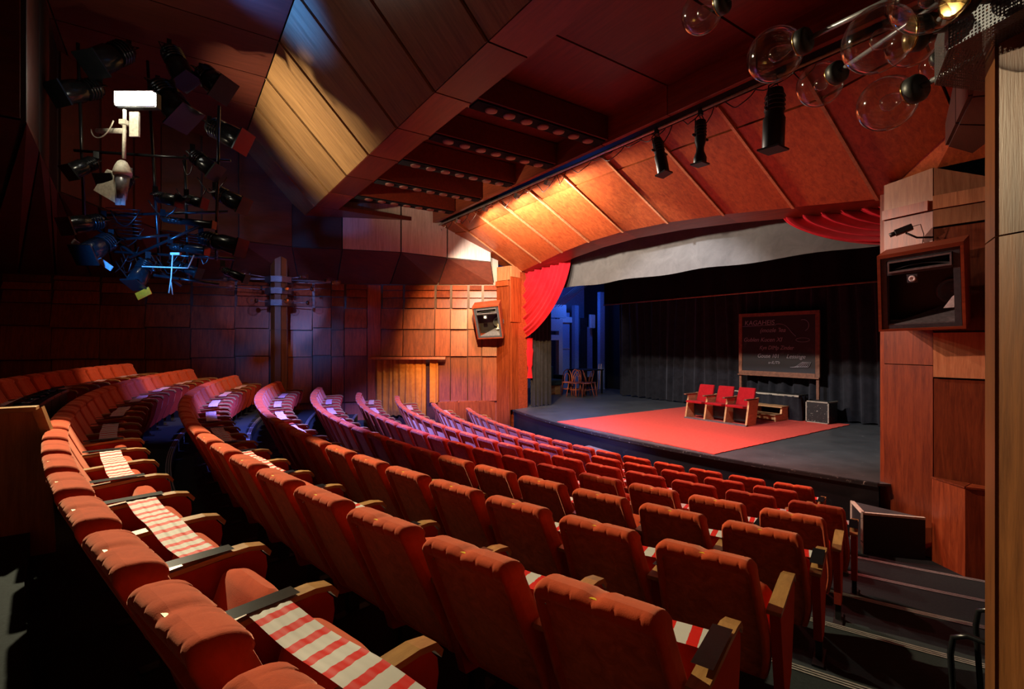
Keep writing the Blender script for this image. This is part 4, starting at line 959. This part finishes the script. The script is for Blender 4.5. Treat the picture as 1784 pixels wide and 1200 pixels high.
def seatmesh():
    mb = MB(); L = .36; T_ = .10
    Mx = Matrix.Translation((0, .30, .27)) @ Matrix.Rotation(R(70), 4, 'X')
    def f(u, v):
        a = 2*pi*v; ca, sa = cos(a), sin(a)
        px = (abs(ca)**.45)*(1 if ca > 0 else -1); pz = (abs(sa)**.6)*(1 if sa > 0 else -1)
        e = u; rr = sqrt(max(0, 1-max(0, (e-.86)/.14)**2)) if e > .86 else (sqrt(max(0, 1-((.06-e)/.06)**2)) if e < .06 else 1)
        yy = L*e
        w_ = .215*(.35+.65*rr) if rr < 1 else .215
        th = T_/2*(.5+.5*rr) if rr < 1 else T_/2
        if rr < 1e-4: w_ = .12; th = .02
        return Mx @ Vector((px*w_, yy, pz*th))
    mb.grid(f, 16, 20)
    n = 21; mb.add([mb.V[i] for i in range(20)], [tuple(range(20))]); mb.add([mb.V[16*21+i] for i in range(20)], [tuple(range(20))[::-1]], True)
    return mb
def sidemesh(x):
    pts = [(.26, .15), (.40, .13), (.46, .18), (.545, .42), (.565, .53), (.56, .575), (.535, .605), (.49, .615), (.13, .60), (.17, .45)]
    return MB().prism([(x-.022, y, z) for y, z in pts], (.044, 0, 0))
def armmesh(x):
    top = [(.10, .602), (.2, .606), (.4, .618), (.49, .618), (.545, .605), (.572, .572)]
    th = .018; P = []
    mb = MB(); V = []; F = []
    for i, (y, z) in enumerate(top):
        w_ = .03 if i < 4 else .027
        V += [(x-w_, y, z), (x+w_, y, z), (x+w_, y+(.008 if i > 3 else 0), z+th), (x-w_, y+(.008 if i > 3 else 0), z+th)]
    for i in range(len(top)-1):
        for k in range(4): F.append((i*4+k, i*4+(k+1) % 4, (i+1)*4+(k+1) % 4, (i+1)*4+k))
    F += [(0, 1, 2, 3), tuple(range(len(V)-4, len(V)))[::-1]]
    return mb.add(V, F)
def legmesh(x):
    mb = MB().box(x-.018, x+.018, .32, .39, .0, .2); return mb.box(x-.03, x+.03, .24, .46, 0, .012)
ME = {}
ME['backrest'] = backmesh().mesh('backrest', 'velvet')
ME['back_panel'] = backpanel().mesh('back_panel', 'velvet_back')
ME['seat'] = seatmesh().mesh('seat', 'velvet')
ME['number_tag'] = MB().box(-.013, .013, -.016, .004, .838, .846, Matrix.Identity(4)).mesh('number_tag', 'yellow')
sw = MB()
ME['screw'] = MB().lathe([(.005, 0), (.006, .003), (.003, .006)], 6, Matrix.Translation((0, 0, 0)) @ Matrix.Rotation(pi/2, 4, 'X')).mesh('screw', 'chrome')
for sd, x in (('l', -.27), ('r', .27)):
    ME['side_panel'+sd] = sidemesh(x).mesh('side_panel', 'velvet_dark')
    ME['armrest'+sd] = armmesh(x).mesh('armrest', 'wood_arm')
    ME['leg'+sd] = legmesh(x).mesh('leg', 'black')
def part(name, me, parent, loc=(0, 0, 0)):
    o = bpy.data.objects.new(name, me); COL.objects.link(o); o.parent = parent; o.location = loc; return o
ROWN = {9: 'front row', 8: 'second row from the stage', 7: 'third row from the stage', 6: 'fourth row from the stage', 5: 'fifth row from the stage',
        4: 'sixth row from the stage', 3: 'seventh row from the stage', 2: 'eighth row from the stage', 1: 'back row'}
PITCH = .54
START = {1: .115, 2: .3215, 3: .324, 4: .327, 5: .331, 6: .334, 7: .339, 8: .306, 9: .309}
END = {1: -.315, 2: -.33, 3: -.345, 4: -.345, 5: -.345, 6: -.36, 7: -.372, 8: -.335, 9: -.345}
TOFF = {1: 2, 2: 0, 3: 0, 4: 1, 5: 0, 6: 1, 7: 0, 8: 1, 9: 0}
tape_n = 0
for k in range(1, 10):
    r_ = RR[k]; da = PITCH/r_; n = int((START[k]-END[k])/da+.5)+1
    for i in range(n):
        a = START[k]-i*da
        x, y, _ = arc(r_, a)
        o = bpy.data.objects.new('theatre_seat', None); COL.objects.link(o); o.empty_display_size = .1
        o.location = (x, y, ZF[k]+OZ); o.rotation_euler = (0, 0, a)
        if i <= n//2: lab = 'orange-red velvet theatre seat, %s from the right end of the %s' % (ords[i], ROWN[k])
        else: lab = 'orange-red velvet theatre seat, %s from the left end of the %s' % (ords[n-1-i], ROWN[k])
        tag(o, lab, 'theatre seat', 'velvet theatre seats in curved rows')
        part('backrest', ME['backrest'], o); part('back_panel', ME['back_panel'], o); part('seat', ME['seat'], o)
        tg = part('number_tag', ME['number_tag'], o, (0, 0, 0))
        part('side_panel', ME['side_panell'], o); part('armrest', ME['armrestl'], o); part('leg', ME['legl'], o)
        if i == 0: part('side_panel', ME['side_panelr'], o); part('armrest', ME['armrestr'], o); part('leg', ME['legr'], o)
        if k >= 3:
            for sx in (-1, 1):
                yy, zz = cline(.86); part('screw', ME['screw'], o, (sx*.19, yy-.024, zz))
    # barrier tapes over every two seats
    i = TOFF[k]; j = 0
    while i+1 < n:
        aR = START[k]-(i-.5)*da; aL = START[k]-(i+1.5)*da
        rc = r_-.33
        def fn(u, v, aR=aR, aL=aL, rc=rc, k=k):
            a = aR+(aL-aR)*u
            sag = .012*sin(u*pi*2)**2; wr = .0011*sin(v*15+u*5)+.0008*sin(v*31-u*7)
            return arc(rc+(v-.5)*.125, a, ZF[k]+.643-sag+wr)
        t = thing('barrier_tape', 'red and white barrier tape, %s from the right in the %s' % (ords[j], ROWN[k]), 'tape', arc(rc, (aR+aL)/2, ZF[k]+.6), 'barrier tapes across the seats')
        Lc = rc*(aR-aL)
        obj('strip', MB().grid(fn, 24, 20, True, uv=lambda u, v: (u*Lc, v)), 'tape', t)
        for aa in (aR, aL):
            def g(u, v, aa=aa): return arc(rc-.10+.26*u, aa+(v-.5)*.066/rc, ZF[k]+.649)
            gb = MB().grid(g, 3, 2, False)
            obj('gaffer_tape', gb, 'black_gloss', t)
        i += 3; j += 1

# usher chair at the right of the steps
uc = thing('usher_chair', 'black tubular usher chair with dark teal upholstery by the right column', 'chair', (-.75, 2.98, ZF[4]))
z = ZF[4]
def W(x, y, zz): return Vector((-.52+x, 3.17+y, z+zz))
for s in (-.2, .2):
    obj('frame', MB().tube([W(-.2, s, 0), W(-.22, s, .35), W(-.21, s, .43), W(-.16, s, .46), W(.0, s, .46), W(.18, s, .46), W(.2, s, 0)], .013, 8), 'black_gloss', uc)
obj('seat', MB().hexa([W(-.1, -.2, .42), W(.2, -.2, .42), W(.2, .2, .42), W(-.1, .2, .42), W(-.1, -.2, .47), W(.2, -.2, .47), W(.2, .2, .47), W(-.1, .2, .47)]), 'teal', uc, .02)
obj('backrest', MB().hexa([W(.16, -.2, .45), W(.2, -.2, .45), W(.2, .2, .45), W(.16, .2, .45), W(.2, -.2, .75), W(.24, -.2, .75), W(.24, .2, .75), W(.2, .2, .75)]), 'teal', uc, .02)
for o in bpy.data.objects:
    if 'org' in o: del o['org']
